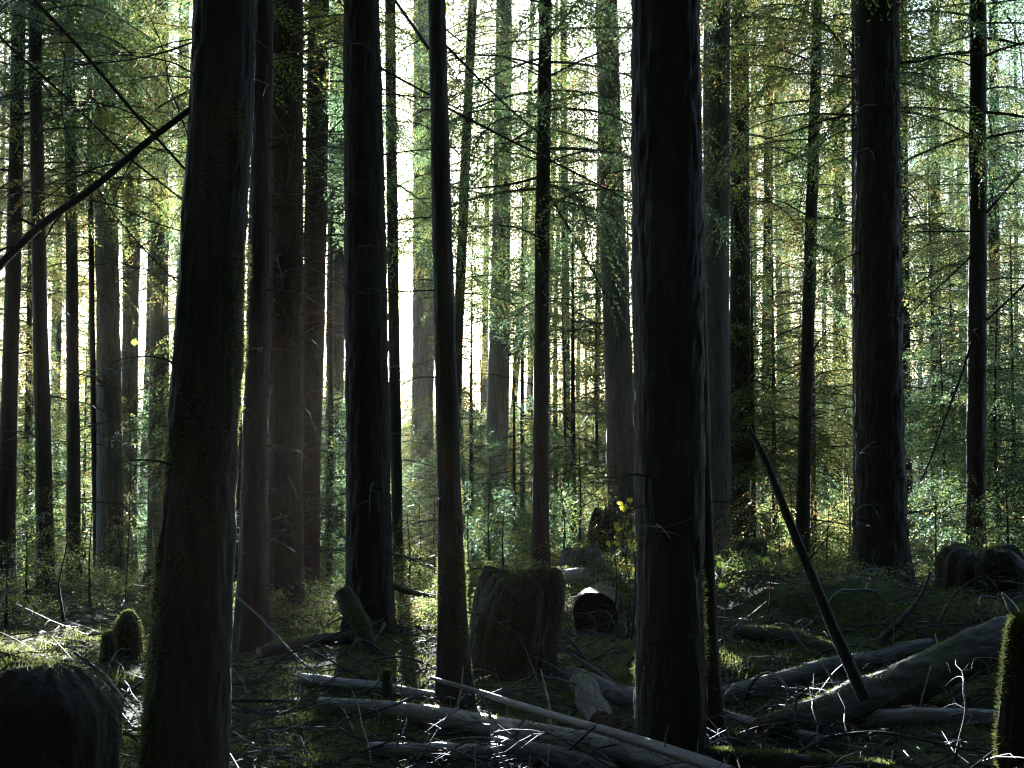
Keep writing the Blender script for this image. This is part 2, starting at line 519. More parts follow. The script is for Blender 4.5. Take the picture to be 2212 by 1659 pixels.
# ------------------------------------------------------------------ trees: measured table
# key: label, depth, height above base, bark, [(px, py, width px) base -> up], options
TREES = [
 ('mossy', 'thick black trunk leaning right, fringed with moss, long dead branch reaching left', 5.6, 22, 'm',
  [(384, 1758, 182), (393, 1659, 170), (410, 1250, 158), (449, 829, 140), (480, 400, 130), (493, 0, 126)], dict(moss=42000, flare=.12, res=2, tw=6, mk=.36, mh=3.4)),
 ('beside', 'narrow black trunk standing just right of the thick leaning mossy trunk', 10.5, 20, 'd',
  [(540, 1352, 54), (548, 1100, 50), (555, 829, 48), (570, 0, 38)], dict(tw=26, res=1)),
 ('twiggy', 'dim trunk bristling with dead twigs, between two narrow black trunks', 13, 20, 'd',
  [(615, 1310, 74), (617, 829, 70), (619, 0, 66)], dict(tw=230, res=1)),
 ('inner', 'narrow dark trunk with many dead twigs, just left of the trunk hiding the sun', 16, 20, 'd',
  [(655, 1335, 54), (668, 1000, 46), (680, 600, 44), (690, 0, 42)], dict(tw=46, res=1)),
 ('greenish', 'mossy grey-green trunk half hidden behind the trunk that hides the sun', 26, 20, 'm',
  [(722, 1222, 38), (724, 700, 36), (730, 0, 28)], dict(tw=30)),
 ('sun', 'broad black trunk that hides the sun behind its right edge', 11.5, 24, 'd',
  [(800, 1327, 94), (796, 1000, 90), (790, 600, 84), (783, 200, 78), (779, 0, 73)], dict(flare=.22, moss=9000, tw=14, res=2)),
 ('slim', 'slim dark trunk with bright mossy edges, rising behind the long pale log', 7.9, 18, 'm',
  [(985, 1532, 66), (982, 1400, 57), (968, 1000, 46), (955, 500, 40), (942, 0, 36)], dict(moss=30000, tw=8, res=2, mh=2.0, mk=.33)),
 ('front', 'thickest straight black trunk standing nearest on the right of centre', 6.5, 26, 'd',
  [(1447, 1648, 140), (1448, 1300, 138), (1448, 1000, 142), (1441, 500, 142), (1436, 0, 142)], dict(moss=12000, tw=4, res=2, mh=1.6, flare=.06)),
 ('twin', 'dark trunk with a flared mossy base tucked behind the thickest straight trunk', 7.2, 20, 'm',
  [(1537, 1592, 58), (1527, 1400, 48), (1513, 1100, 40), (1500, 600, 40), (1490, 0, 36)], dict(moss=1500, tw=4, res=1, mh=1.1)),
 ('fluted', 'broad fluted dark trunk on the right with pale vine stems on its left side', 13, 24, 'd',
  [(1902, 1290, 112), (1899, 1000, 97), (1896, 500, 93), (1895, 0, 88)], dict(tw=40, res=2, moss=5000)),
 ('pressed', 'thin trunk pressed close against the left side of the broad fluted trunk', 14.2, 20, 'g',
  [(1857, 1285, 24), (1852, 700, 22), (1850, 0, 20)], dict(tw=14)),
 ('right', 'rightmost tall dark trunk, slim and crossed by drooping branches', 15, 20, 'd',
  [(2106, 1260, 38), (2112, 700, 36), (2112, 0, 34)], dict(tw=40, crown=.5)),
 ('wide', 'wide grey trunk just right of the thickest straight black trunk', 17, 22, 'g',
  [(1548, 1235, 58), (1547, 700, 53), (1549, 0, 52)], dict(tw=34, crown=.55)),
 ('neighbour', 'grey-green trunk standing second to the right of the thickest straight trunk', 19, 22, 'm',
  [(1600, 1222, 42), (1598, 700, 41), (1598, 0, 36)], dict(tw=24, crown=.5)),
 ('hazy', 'grey hazy trunk in the sunbeams to the right of the slim trunk with mossy edges', 24, 22, 'g',
  [(1066, 1222, 48), (1078, 800, 42), (1085, 400, 37), (1090, 0, 32)], dict(tw=10, crown=.6)),
 ('pole', 'straight dark pole of a trunk midway between the slim trunk and the thickest trunk', 15, 19, 'd',
  [(1168, 1245, 34), (1168, 700, 30), (1177, 200, 28), (1178, 0, 27)], dict(tw=26, crown=.42)),
 ('leaner', 'wide grey trunk leaning left behind the left edge of the thickest trunk', 19, 21, 'g',
  [(1352, 1235, 64), (1337, 800, 58), (1318, 400, 49), (1310, 0, 44)], dict(tw=24, crown=.5)),
 ('pale', 'pale broad trunk washed by sunlight, between the sun-hiding trunk and the slim mossy trunk', 30, 24, 'g',
  [(906, 1198, 47), (915, 800, 44), (915, 400, 40), (912, 0, 36)], dict(tw=8, crown=.55, cw=.6)),
 ('bowed', 'thin trunk leaning right, emerging from behind the slim trunk with mossy edges', 20, 18, 'd',
  [(980, 1250, 15), (986, 830, 18), (1003, 400, 20), (1018, 50, 18), (1022, 0, 18)], dict(tw=10, crown=.5, cw=.7)),
 ('glare', 'thin trunk in the white glare beside the right edge of the sun-hiding trunk', 18, 20, 'd',
  [(862, 1288, 20), (852, 800, 24), (845, 300, 22), (842, 0, 20)], dict(tw=14, crown=.75, cw=.5)),
 ('reed', 'thin dark stem just right of the straight dark pole of a trunk', 26, 14, 'd',
  [(1228, 1215, 18), (1222, 700, 16), (1216, 0, 12)], dict(tw=16, crown=.45)),
 ('slant', 'very thin stem slanting right beside the grey hazy trunk', 35, 15, 'd',
  [(1092, 1178, 10), (1115, 800, 14), (1138, 450, 12), (1150, 0, 9)], dict(tw=10, crown=.6)),
 ('needle', 'very thin stem left of the grey trunk that leans behind the thickest trunk', 30, 13, 'd',
  [(1280, 1195, 11), (1290, 800, 12), (1296, 300, 10), (1298, 0, 8)], dict(tw=10, crown=.5)),
 ('wand', 'thin trunk in the bright gap right of the two grey trunks', 22, 18, 'd',
  [(1655, 1225, 20), (1657, 700, 20), (1662, 0, 16)], dict(tw=24, crown=.5)),
 ('tilted', 'dark slim trunk tilting right above the leaning dead pole', 17, 18, 'd',
  [(1730, 1250, 28), (1740, 900, 26), (1755, 400, 24), (1766, 0, 20)], dict(tw=40, crown=.5)),
 ('mild', 'slim greenish trunk between the tilting slim trunk and the broad fluted trunk', 25, 20, 'm',
  [(1816, 1215, 24), (1813, 700, 24), (1812, 0, 22)], dict(tw=24, crown=.5)),
 ('right_of_fluted', 'thin dark trunk close on the right of the broad fluted trunk', 21, 19, 'd',
  [(1962, 1235, 22), (1955, 800, 20), (1950, 0, 16)], dict(tw=24, crown=.4)),
 ('faint', 'slim shaded trunk midway between the broad fluted trunk and the rightmost dark trunk', 27, 19, 'd',
  [(2025, 1210, 24), (2022, 700, 20), (2018, 0, 18)], dict(tw=24, crown=.4)),
 ('close', 'very slim trunk just left of the rightmost tall dark trunk', 30, 18, 'd',
  [(2086, 1200, 18), (2078, 700, 16), (2072, 0, 14)], dict(tw=20, crown=.4)),
 ('edge', 'slim trunk half lost in foliage at the right of the rightmost tall dark trunk', 24, 18, 'd',
  [(2150, 1225, 26), (2148, 800, 22), (2146, 0, 18)], dict(tw=20, crown=.4)),
 ('border', 'leftmost dark trunk at the very left edge, leaning slightly right', 15, 20, 'd',
  [(8, 1300, 40), (16, 1000, 34), (28, 600, 30), (38, 300, 28), (40, 0, 26)], dict(tw=26, crown=.5)),
 ('second', 'dark pole trunk leaning left, second sturdy trunk from the left edge', 14, 19, 'd',
  [(99, 1292, 35), (92, 900, 31), (80, 400, 27), (74, 0, 24)], dict(tw=30, crown=.55)),
 ('third', 'straight slim dark trunk, third sturdy trunk from the left edge', 16, 19, 'd',
  [(160, 1280, 27), (158, 800, 25), (152, 300, 22), (148, 0, 20)], dict(tw=30, crown=.55)),
 ('rod', 'thin black rod-like stem left of the pair of grey trunks', 18, 16, 'd',
  [(212, 1285, 13), (202, 900, 12), (196, 500, 11), (192, 0, 9)], dict(tw=20, crown=.6)),
 ('pair_wide', 'wider trunk of the close grey pair on the left, with vine stems', 18, 21, 'g',
  [(238, 1296, 56), (238, 900, 49), (228, 400, 44), (222, 0, 40)], dict(tw=60, crown=.55)),
 ('pair_thin', 'narrower trunk of the close grey pair on the left', 21, 20, 'g',
  [(276, 1275, 36), (278, 900, 34), (288, 400, 30), (294, 0, 28)], dict(tw=34, crown=.6)),
 ('lefthaze', 'grey trunk left of the thick leaning mossy trunk, twigs along its lower half', 20, 20, 'g',
  [(340, 1272, 44), (344, 900, 39), (346, 400, 33), (348, 0, 30)], dict(tw=70, crown=.6)),
 ('sliver', 'thin stem between the two dark trunks nearest the left edge', 20, 15, 'd',
  [(55, 1275, 14), (60, 900, 12), (70, 300, 10), (74, 0, 8)], dict(tw=18, crown=.5)),
 ('whip', 'very thin stem between the second and third sturdy trunks from the left edge', 26, 14, 'd',
  [(118, 1245, 10), (128, 700, 10), (135, 0, 8)], dict(tw=10, crown=.5)),
 ('behind_mossy', 'pale thin trunk seen in the bright gap on the left of the leaning mossy trunk', 24, 18, 'g',
  [(388, 1255, 22), (394, 500, 22), (398, 0, 20)], dict(tw=20, crown=.7)),
]
for (_k, _l, d, h, bk, pts, op) in TREES:
    b = P(pts[0][0], pts[0][1], d)
    CTRL.append((b.x, d, b.z))
# extra ground shape read off the photo: lip of the bank and the lit strip at the left
for px, py, d in [(120, 1432, 9.0), (280, 1436, 9.0), (620, 1400, 10.2), (1000, 1335, 11.6), (1130, 1325, 11.6), (1340, 1300, 11.3),
                  (1600, 1290, 11.3), (1720, 1288, 11.3), (1300, 1500, 8.4), (1750, 1560, 7.4), (2000, 1430, 9.2), (1650, 1420, 9.3),
                  (700, 1500, 8.2), (2080, 1290, 11.5), (560, 1560, 7.5)]:
    b = P(px, py, d)
    CTRL.append((b.x, d, b.z))

# one ground sheet, fine near the camera and coarse towards the horizon
nu = 420
u = np.linspace(-1, 1, nu)
gx = 3.0 * np.sinh(5.6 * u)
gy = 8.0 + 3.2 * np.sinh(5.5 * np.linspace(-0.72, 1, nu))
X, Y = np.meshgrid(gx, gy)
Z = ground(X, Y)
mb = MB()
i = np.arange(nu - 1)[:, None] * nu
j = np.arange(nu - 1)[None, :]
mb.add(np.stack([X, Y, Z], -1).reshape(-1, 3), np.stack([i + j, i + j + 1, i + nu + j + 1, i + nu + j], -1).reshape(-1, 4))
obj('ground', mb.mesh('ground', [M_GROUND]), kind='structure')

# far wooded hills closing the view
mb = MB()
nn, mm_ = 160, 12
ang = np.linspace(-0.75, 0.75, nn)
vv = np.linspace(0, 1, mm_)
A, V = np.meshgrid(ang, vv)
D = 330 + 160 * V
top = 12 + 22 * (fbm(np.stack([A * 5, A * 0, A * 0], -1), 4) - 0.3) + 24 * np.clip(A, 0, 1)
Zh = -8 + (top + 8) * np.sin(V * np.pi / 2) + 5 * (fbm(np.stack([A * 60, V * 5, A * 0], -1), 3) - 0.5)
i = np.arange(mm_ - 1)[:, None] * nn
j = np.arange(nn - 1)[None, :]
mb.add(np.stack([np.sin(A) * D, np.cos(A) * D, Zh], -1).reshape(-1, 3), np.stack([i + j, i + j + 1, i + nn + j + 1, i + nn + j], -1).reshape(-1, 4))
obj('hills', mb.mesh('hills', [M_HILL]), kind='structure')


# ------------------------------------------------------------------ shared crowns
LM = [M_TWIG, M_LEAF]
LMW = [M_TWIG, M_LEAFW]
LMB = [M_TWIG, M_LEAFB]
YK = dict(leaf=0.075, lw=0.023, lsp=0.033, tws=0.085)
TK = dict(leaf=0.085, lw=0.026, lsp=0.036, tws=0.085, bare=0.15)
YOUNG = []
for s in range(5):
    YOUNG.append(crown_mesh('young_crown', 100 + s, 6.0, 1.9, 0.4, 120, LM if s < 2 else (LMW if s == 3 else LMB), **YK))
YOUNGW = [YOUNG[3], crown_mesh('young_crown', 131, 6.0, 1.9, 0.4, 110, LMW, **YK)]
YOUNGB = [YOUNG[4], crown_mesh('young_crown', 132, 6.0, 1.9, 0.4, 110, LMB, **YK)]
SMALL = [crown_mesh('sapling_crown', 300 + s, 1.2, 0.55, 0.08, 34, (LM, LMW, LM)[s], leaf=0.045, lw=0.015, lsp=0.026, tws=0.06, stem=0.008) for s in range(3)]
TALL = []
for s in range(4):
    TALL.append(crown_mesh('tall_crown', 200 + s, 16.0, 2.7, 0.0, 190, LM if s % 2 == 0 else (LMW if s == 1 else LMB), profile='cone', **TK))


# ------------------------------------------------------------------ dead twigs
def twig_path(p0, az, L, rng, e0=0.2, droop=0.5, n=6, wob=0.16):
    t = np.linspace(0, 1, n)
    el = e0 - droop * t + np.cumsum(rng.normal(0, wob * 0.5, n))
    a = az + np.cumsum(rng.normal(0, wob, n))
    dr = np.stack([np.cos(el) * np.cos(a), np.cos(el) * np.sin(a), np.sin(el)], 1)
    return p0 + np.concatenate([[np.zeros(3)], np.cumsum(dr[:-1] * L / (n - 1), 0)]), dr


def twig(mb, p0, az, L, r, rng, sub=4, m=0, **kw):
    pa, dr = twig_path(p0, az, L, rng, **kw)
    n = len(pa)
    tube(mb, pa, r * (1 - 0.8 * np.linspace(0, 1, n)), 4, m=m)
    for _ in range(sub):
        k = rng.integers(1, n - 1)
        a2 = math.atan2(dr[k][1], dr[k][0]) + rng.choice([-1, 1]) * rng.uniform(0.4, 1.1)
        pb, _d = twig_path(pa[k], a2, L * rng.uniform(0.2, 0.45), rng, e0=rng.uniform(-0.3, 0.3), droop=0.4, n=4)
        tube(mb, pb, r * 0.5 * (1 - 0.8 * np.linspace(0, 1, 4)), 3, m=m)


BARK = {'d': M_BARK, 'm': M_BARKM, 'g': M_BARKG}
TREE_OBJ = {}
SPAN = {}
for ti, (key, label, d, hgt, bk, pts, op) in enumerate(TREES):
    rng = np.random.default_rng(500 + ti)
    base = P(pts[0][0], pts[0][1], d)
    c = [np.array(P(x, y, d) - base) for x, y, w in pts]
    r = [w * d / F / 2 for x, y, w in pts]
    c[0][2] -= 0.0
    # continue up to the full height with taper
    topdir = (c[-1] - c[-2]) / max(1e-6, (c[-1] - c[-2])[2])
    z1 = c[-1][2]
    while z1 < hgt - 0.5:
        z1 = min(hgt, z1 + 4)
        c.append(np.array([c[-1][0] + topdir[0] * (z1 - c[-1][2]) * 0.6, c[-1][1], z1]))
        r.append(max(0.02, r[len(pts) - 1] * (1 - (z1 - c[len(pts) - 1][2]) / (hgt + 1 - c[len(pts) - 1][2]))))
    c = [c[0] - np.array([0, 0, 0.35])] + c
    r = [r[0] * 1.04] + r
    root = thing('conifer_tree', label, 'tree', base)
    TREE_OBJ[key] = root
    SPAN[key] = (c, r)
    res = op.get('res', 0)
    mb = MB()
    nvert = (90, 190, 480)[res]
    sides = (20, 36, 72)[res]
    # finer rings over the visible part
    tube(mb, c, r, sides, nvert, bark=(0.22, 0.22, 0.17)[res], freq=(14, 22, 30)[res], zst=0.16, seed=ti * 1.37, flare=op.get('flare', 0.40), lobes=int(rng.integers(4, 7)), cap=(1,))
    obj('trunk', mb.mesh('trunk', [BARK[bk]]), root)
    # dead twigs
    zc = np.array([q[2] for q in c])
    xc = np.array([q[0] for q in c])
    vis = CAMZ + d * 0.37 - base.z
    ntw = op.get('tw', 10)
    if ntw:
        mb = MB()
        for _ in range(ntw):
            z = rng.uniform(0.5, min(vis, hgt * 0.7))
            rr = float(np.interp(z, zc, r))
            az = rng.uniform(0, 2 * np.pi)
            p0 = np.array([np.interp(z, zc, xc) + 0.9 * rr * math.cos(az), 0.9 * rr * math.sin(az), z])
            Lt = rng.uniform(0.35, 1.5) if ntw > 8 else rng.uniform(0.2, 0.8)
            twig(mb, p0, az, Lt, rng.uniform(0.004, 0.009) * (0.7 + d / 30), rng, sub=int(rng.integers(2, 6)), e0=rng.uniform(-0.3, 0.5), droop=rng.uniform(0.2, 1.0))
        obj('twigs', mb.mesh('twigs', [M_TWIG], smooth=False), root, kind='stuff')
    # live crown
    frac = op.get('crown', 0.55) * (0.5 if op.get('crown', .55) <= 0.6 else 0.9)
    zb = max(hgt * frac, 0)
    if d < 13:
        zb = max(zb, vis + 1.2)
    o = obj('crown', TALL[ti % 4], root, (float(np.interp(zb, zc, xc)), 0, zb))
    sz = (hgt - zb) / 16.0
    cw = op.get('cw', max(0.8, sz))
    o.scale = (cw, cw, sz * 1.02)
    o.rotation_euler = (0, 0, rng.uniform(0, 6.28))
    CROWNS.append(o)
    # moss fur on the trunk
    if op.get('moss'):
        n = op['moss']
        mb = MB()
        mh = op.get('mh', 3.2)
        z = mh * rng.random(n) ** 1.5
        th = rng.uniform(0, 2 * np.pi, n)
        rr = np.interp(z, zc, r)
        zz = np.maximum(z, 0)
        flr = op.get('flare', 0.40)
        pos = np.stack([np.interp(z, zc, xc) + rr * np.cos(th), rr * np.sin(th), z], 1)
        k = fbm(pos * np.array([7, 7, 4.5]) + ti, 4)
        keep = k > op.get('mk', 0.42) + 0.30 * z / mh
        nr = np.stack([np.cos(th), np.sin(th), np.full(n, 0.15)], 1)
        pos, nr, k = pos[keep], nr[keep], k[keep]
        flv = 1 + np.exp(-(pos[:, 2] + 0.35) / flr) * 0.5
        blades(mb, pos, nr + rng.normal(0, 0.45, nr.shape), rng.uniform(0.006, 0.024, len(pos)) * (0.4 + 4.5 * (k - 0.42)), rng.uniform(0.003, 0.007, len(pos)), rng)
        obj('moss', mb.mesh('moss', [M_MOSS], smooth=False), root, kind='stuff')


def branch(key, pxs, w0, w1, dd=0.0, twigs=8, mat=None, moss=0):
    """a measured branch: pixel polyline at the tree's depth, drifting dd metres towards the camera"""
    root = TREE_OBJ[key]
    d0 = root.location.y
    n = len(pxs)
    pts = [np.array(P(x, y, d0 - dd * k / (n - 1)) - root.location) for k, (x, y) in enumerate(pxs)]
    rad = np.linspace(w0, w1, n) * d0 / F / 2
    mb = MB()
    rng = np.random.default_rng(len(root.children) + int(abs(pxs[0][0])))
    tube(mb, pts, rad, 8, 26, bark=0.14, freq=40, zst=0.3, seed=pxs[0][0], cap=(0, 1))
    p, r, uu = resample(pts, rad, 26)
    for _ in range(twigs):
        k = int(rng.integers(3, 25))
        dv = p[k] - p[k - 1]
        az = math.atan2(dv[1], dv[0]) + rng.choice([-1, 1]) * rng.uniform(0.3, 1.0)
        twig(mb, p[k], az, rng.uniform(0.15, 0.7), max(0.0025, r[k] * 0.4), rng, sub=3, e0=rng.uniform(-0.8, 0.5), droop=0.5)
    return obj('branch', mb.mesh('branch', [mat or M_BARK]), root)


branch('mossy', [(425, 225), (300, 320), (205, 405), (90, 482), (0, 572), (-70, 640)], 13, 17, 0.5, 10)
branch('mossy', [(415, 382), (333, 293), (267, 217), (167, 97), (73, 0), (30, -60)], 5, 8, 1.2, 10)
branch('mossy', [(412, 445), (267, 333), (133, 200), (33, 113), (-20, 60)], 4, 5, 0.8, 9)
branch('mossy', [(424, 88), (367, 110), (313, 123), (260, 133), (160, 140)], 5, 2, 0.3, 7)
branch('mossy', [(405, 630), (330, 560), (250, 470), (160, 330), (130, 250), (140, 120)], 3, 2, 0.5, 7)
branch('mossy', [(408, 505), (330, 480), (240, 440), (140, 425), (0, 405)], 3, 2, 0.5, 7)
branch('mossy', [(420, 330), (362, 175), (355, 110), (300, -20)], 3, 2, 0.3, 5)
branch('inner', [(700, 60), (730, 75), (790, 90)], 6, 3, 0.3, 3)
branch('beside', [(580, 320), (640, 305), (700, 295), (760, 240)], 6, 2, 0.3, 6)
branch('beside', [(580, 130), (620, 190), (665, 222), (730, 215)], 4, 2, 0.3, 6)
branch('beside', [(575, 490), (640, 550), (700, 590), (775, 633)], 4, 3, 0.5, 6)
branch('sun', [(815, 143), (860, 168), (923, 202), (1000, 240)], 6, 3, 0.5, 5)
branch('sun', [(815, 202), (870, 206), (925, 212), (990, 205)], 4, 2, 0.4, 4)
branch('slim', [(962, 97), (1036, 173), (1106, 240), (1180, 300)], 6, 3, -0.6, 6)
branch('slim', [(960, 230), (1106, 305), (1183, 343), (1280, 393), (1366, 437)], 6, 3, -0.8, 9)
branch('slim', [(925, 105), (895, 60), (870, 25), (840, -20)], 8, 6, -0.3, 4)
branch('slim', [(936, 627), (880, 629), (833, 632), (770, 634)], 4, 2, -0.3, 4)
branch('pole', [(1180, 410), (1233, 500), (1286, 596), (1336, 690)], 6, 3, 0.5, 9)
branch('pole', [(1163, 383), (1106, 398), (1050, 405), (987, 408)], 6, 3, 0.2, 5)
branch('wand', [(1660, 260), (1692, 160), (1726, 60), (1756, -20)], 8, 6, 0.3, 5)
branch('right', [(2112, 696), (2076, 813), (2042, 903), (2012, 990), (1989, 1040)], 6, 3, 0.6, 12)
branch('right', [(2105, 545), (2050, 600), (2009, 636), (1942, 706)], 5, 2, 0.5, 10)
branch('right', [(2122, 700), (2160, 665), (2212, 616), (2260, 560)], 6, 5, 0.5, 9)
branch('right', [(2122, 470), (2165, 420), (2225, 350)], 6, 4, 0.5, 9)
branch('right', [(2105, 500), (2000, 500), (1960, 502)], 4, 2, 0.3, 5)
branch('fluted', [(1945, 135), (1985, 133), (2030, 120), (2075, 110)], 6, 2, 0.5, 8)
branch('fluted', [(1850, 245), (1780, 260), (1700, 290), (1650, 300)], 5, 2, 0.5, 8)
branch('tilted', [(1750, 470), (1700, 440), (1670, 430)], 4, 2, 0.3, 6)
branch('tilted', [(1737, 800), (1760, 750), (1790, 710)], 5, 2, 0.2, 6)
branch('sun', [(842, 1262), (880, 1278), (915, 1286), (955, 1290)], 16, 8, -0.3, 6, M_LOGM)

# ------------------------------------------------------------------ logs, stumps, poles
def log(name, label, cat, pxs, mat, cut=M_CUT, cap=(0, 1), depth=None, moss=0, sides=30, bark=0.20, stubs=0, group=None, n=90, lift=0.0):
    """pxs: (px, py of the underside, width px[, depth])"""
    pts, rad = [], []
    for q in pxs:
        d = q[3] if len(q) > 3 else ground_hit(q[0], q[1])
        rr = q[2] * d / F / 2
        c = P(q[0], q[1] - q[2] / 2, d + (0 if len(q) > 3 else rr * 0.6)) + Vector((0, 0, 0.02))
        pts.append(np.array(c))
        rad.append(rr)
    o0 = Vector(pts[0])
    ax = Vector(pts[-1]) - o0
    rot = ax.to_track_quat('Z', 'Y')
    inv = rot.to_matrix().inverted()
    loc = [np.array(inv @ (Vector(p) - o0)) for p in pts]
    rng = np.random.default_rng(int(pxs[0][0] * 7 + pxs[0][1]))
    if depth is None:
        l2, r2 = [loc[0]], [rad[0]]
        for a_, b_, ra, rb in zip(loc[:-1], loc[1:], rad[:-1], rad[1:]):
            for f_ in (0.33, 0.67, 1.0):
                jt = rng.normal(0, 0.16, 3) * (ra + rb) / 2
                l2.append(a_ + (b_ - a_) * f_ + jt * np.array([1, 1, 0]))
                r2.append((ra + (rb - ra) * f_) * rng.uniform(.93, 1.07))
        loc, rad = l2, r2
    mb = MB()
    tube(mb, loc, rad, sides, n, bark=bark, freq=22, zst=0.15, cap=cap, capm=1, seed=pxs[0][0] * 0.01)
    p, r, uu = resample(loc, rad, n)
    for _ in range(stubs):
        k = int(rng.integers(4, n - 4))
        az = rng.uniform(0, 6.28)
        dv = np.array([math.cos(az), math.sin(az), rng.uniform(-0.3, 0.6)])
        L = rng.uniform(0.05, 0.35)
        tube(mb, [p[k], p[k] + dv * L * 0.5, p[k] + dv * L + rng.normal(0, 0.03, 3)], [r[k] * 0.18, r[k] * 0.12, r[k] * 0.05], 5)
    o = thing(name, label, cat, o0, group)
    o.rotation_mode = 'QUATERNION'
    o.rotation_quaternion = rot
    obj('stem', mb.mesh('stem', [mat, cut]), o)
    if moss:
        mb = MB()
        nb = moss
        kk = rng.uniform(0, n - 1.001, nb)
        k0 = kk.astype(int)
        th = rng.uniform(0, 2 * np.pi, nb)
        pos = p[k0] + (p[k0 + 1] - p[k0]) * (kk - k0)[:, None]
        nr = np.stack([np.cos(th), np.sin(th), 0 * th], 1)
        pos = pos + nr * r[k0][:, None] * 1.0
        upl = np.array(inv @ Vector((0, 0, 1)))
        wgt = nr @ upl
        keep = (wgt > -0.1) & (fbm(pos * 4 + 3, 3) > 0.47 - 0.12 * wgt)
        pos, nr = pos[keep], nr[keep]
        blades(mb, pos, nr + 0.5 * upl + rng.normal(0, 0.5, nr.shape), rng.uniform(0.012, 0.035, len(pos)), rng.uniform(0.004, 0.008, len(pos)), rng)
        obj('moss', mb.mesh('moss', [M_MOSS], smooth=False), o, kind='stuff')
    return o


log('fallen_log', 'long pale flaking log lying across the foreground beneath the slim trunk', 'log',
    [(690, 1548, 34), (850, 1562, 38), (1000, 1590, 42), (1200, 1625, 50), (1380, 1665, 58), (1600, 1740, 70)], M_LOGG, moss=2500, stubs=8, bark=0.12)
log('fallen_pole', 'thin straight pole lying just behind and across the long pale log', 'pole',
    [(930, 1476, 8, 7.3), (1060, 1515, 12, 7.05), (1250, 1580, 17, 6.5), (1420, 1632, 22, 6.1), (1580, 1690, 26, 5.7)], M_LOGG, stubs=4, sides=14)
log('fallen_log', 'short grey log with a clean cut end, nearest the bottom of the frame', 'log',
    [(795, 1641, 30), (950, 1645, 32), (1085, 1650, 32)], M_LOGG, stubs=2, bark=0.12)
log('fallen_log', 'dark split log continuing to the right of the cut grey log', 'log',
    [(1072, 1642, 42), (1200, 1668, 44), (1330, 1700, 46)], M_BARKG, stubs=5)
log('fallen_log', 'dim half buried log behind the long pale log on the left', 'log',
    [(650, 1484, 22), (800, 1505, 26), (945, 1528, 26)], M_LOGG, stubs=3, moss=600)
log('fallen_log', 'dark log end sloping down behind the thin pole towards the thickest trunk', 'log',
    [(1228, 1482, 34), (1300, 1510, 38), (1420, 1560, 44)], M_BARKG, stubs=5)
log('fallen_log', 'pale broken log leaning upright below the dark stump', 'log',
    [(1300, 1600, 56, 6.9), (1275, 1545, 54, 7.3), (1255, 1500, 40, 7.7)], M_BARKG, stubs=4, moss=500)
log('fallen_log', 'straight dark log lying behind the big mossy log on the right', 'log',
    [(1555, 1528, 34), (1700, 1486, 34), (1850, 1450, 34), (2010, 1415, 30)], M_BARKG, moss=900, stubs=5)
log('fallen_log', 'big moss covered log sloping up to the right, thickest of the fallen logs', 'log',
    [(1640, 1622, 56, 7.1), (1760, 1600, 76, 7.3), (1900, 1545, 84, 7.7), (2050, 1480, 86, 8.1), (2230, 1412, 88, 8.6)], M_LOGM, moss=14000, stubs=14, bark=0.26)
log('fallen_log', 'smooth grey log lying level below the big mossy log, ending at the mossy snag', 'log',
    [(1826, 1570, 32), (1980, 1574, 36), (2190, 1578, 36)], M_LOGG, stubs=3, bark=0.12)
log('fallen_pole', 'grey pole with a broken stub beside the flared mossy trunk base', 'pole',
    [(1555, 1552, 15), (1660, 1585, 18), (1790, 1622, 24)], M_LOGG, stubs=3, sides=16)
log('fallen_log', 'bright moss covered log at the bottom edge right of the thickest trunk', 'log',
    [(1500, 1662, 36), (1700, 1676, 36), (1930, 1690, 34)], M_LOGM, moss=9000, stubs=3)
log('leaning_pole', 'black dead pole leaning left, its broken top against the far foliage', 'pole',
    [(1868, 1532, 27, 7.2), (1780, 1330, 23, 7.35), (1700, 1130, 18, 7.5), (1645, 985, 14, 7.6), (1618, 936, 8, 7.65)], M_BARK, stubs=7, sides=16, bark=0.12, depth=1)
log('fallen_log', 'lit broken log tip poking out behind the dark stump', 'log',
    [(1180, 1266, 26, 11.8), (1225, 1262, 26, 11.6), (1265, 1255, 22, 11.4)], M_LOGG, moss=500, stubs=2)
log('fallen_log', 'round dark log end facing us, right of the dark stump', 'log',
    [(1285, 1380, 92, 10.4), (1296, 1360, 88, 11.6), (1304, 1345, 84, 12.6)], M_LOGM, moss=2500, cut=M_ROT)
log('fallen_log', 'thin mossy log propped on a slant behind the leaning dead pole', 'log',
    [(1540, 1222, 14, 13.5), (1620, 1252, 17, 13.2), (1700, 1285, 18, 12.8), (1760, 1306, 18, 12.4)], M_LOGM, moss=2500, stubs=4)
log('fallen_log', 'dim mossy log lying along the ledge behind the leaning dead pole', 'log',
    [(1590, 1385, 30, 10), (1700, 1400, 34, 9.7), (1815, 1430, 36, 9.3)], M_LOGM, moss=1800)
log('fallen_log', 'dark log lying in the brush left of the leaning mossy trunk', 'log',
    [(190, 1342, 24, 14), (300, 1336, 26, 13.6), (420, 1340, 26, 13.4)], M_BARKG, moss=800, stubs=3)
log('fallen_log', 'low log half hidden in ferns at the left edge', 'log',
    [(-40, 1322, 22, 14.5), (60, 1326, 22, 14.2), (150, 1335, 20, 13.9)], M_BARKG, moss=800, stubs=3)
log('fallen_log', 'mossy dark log on the bank between the black narrow trunks and the stump', 'log',
    [(560, 1428, 24, 9.8), (660, 1408, 28, 10.1), (780, 1395, 30, 10.4)], M_LOGM, moss=2200)
log('leaning_pole', 'pale dead branch leaning up to the right behind the mossy logs', 'branch',
    [(1900, 1400, 16, 9.8), (1950, 1350, 13, 9.9), (1990, 1300, 9, 10), (2010, 1245, 6, 10.1)], M_TWIG, sides=10, stubs=6)
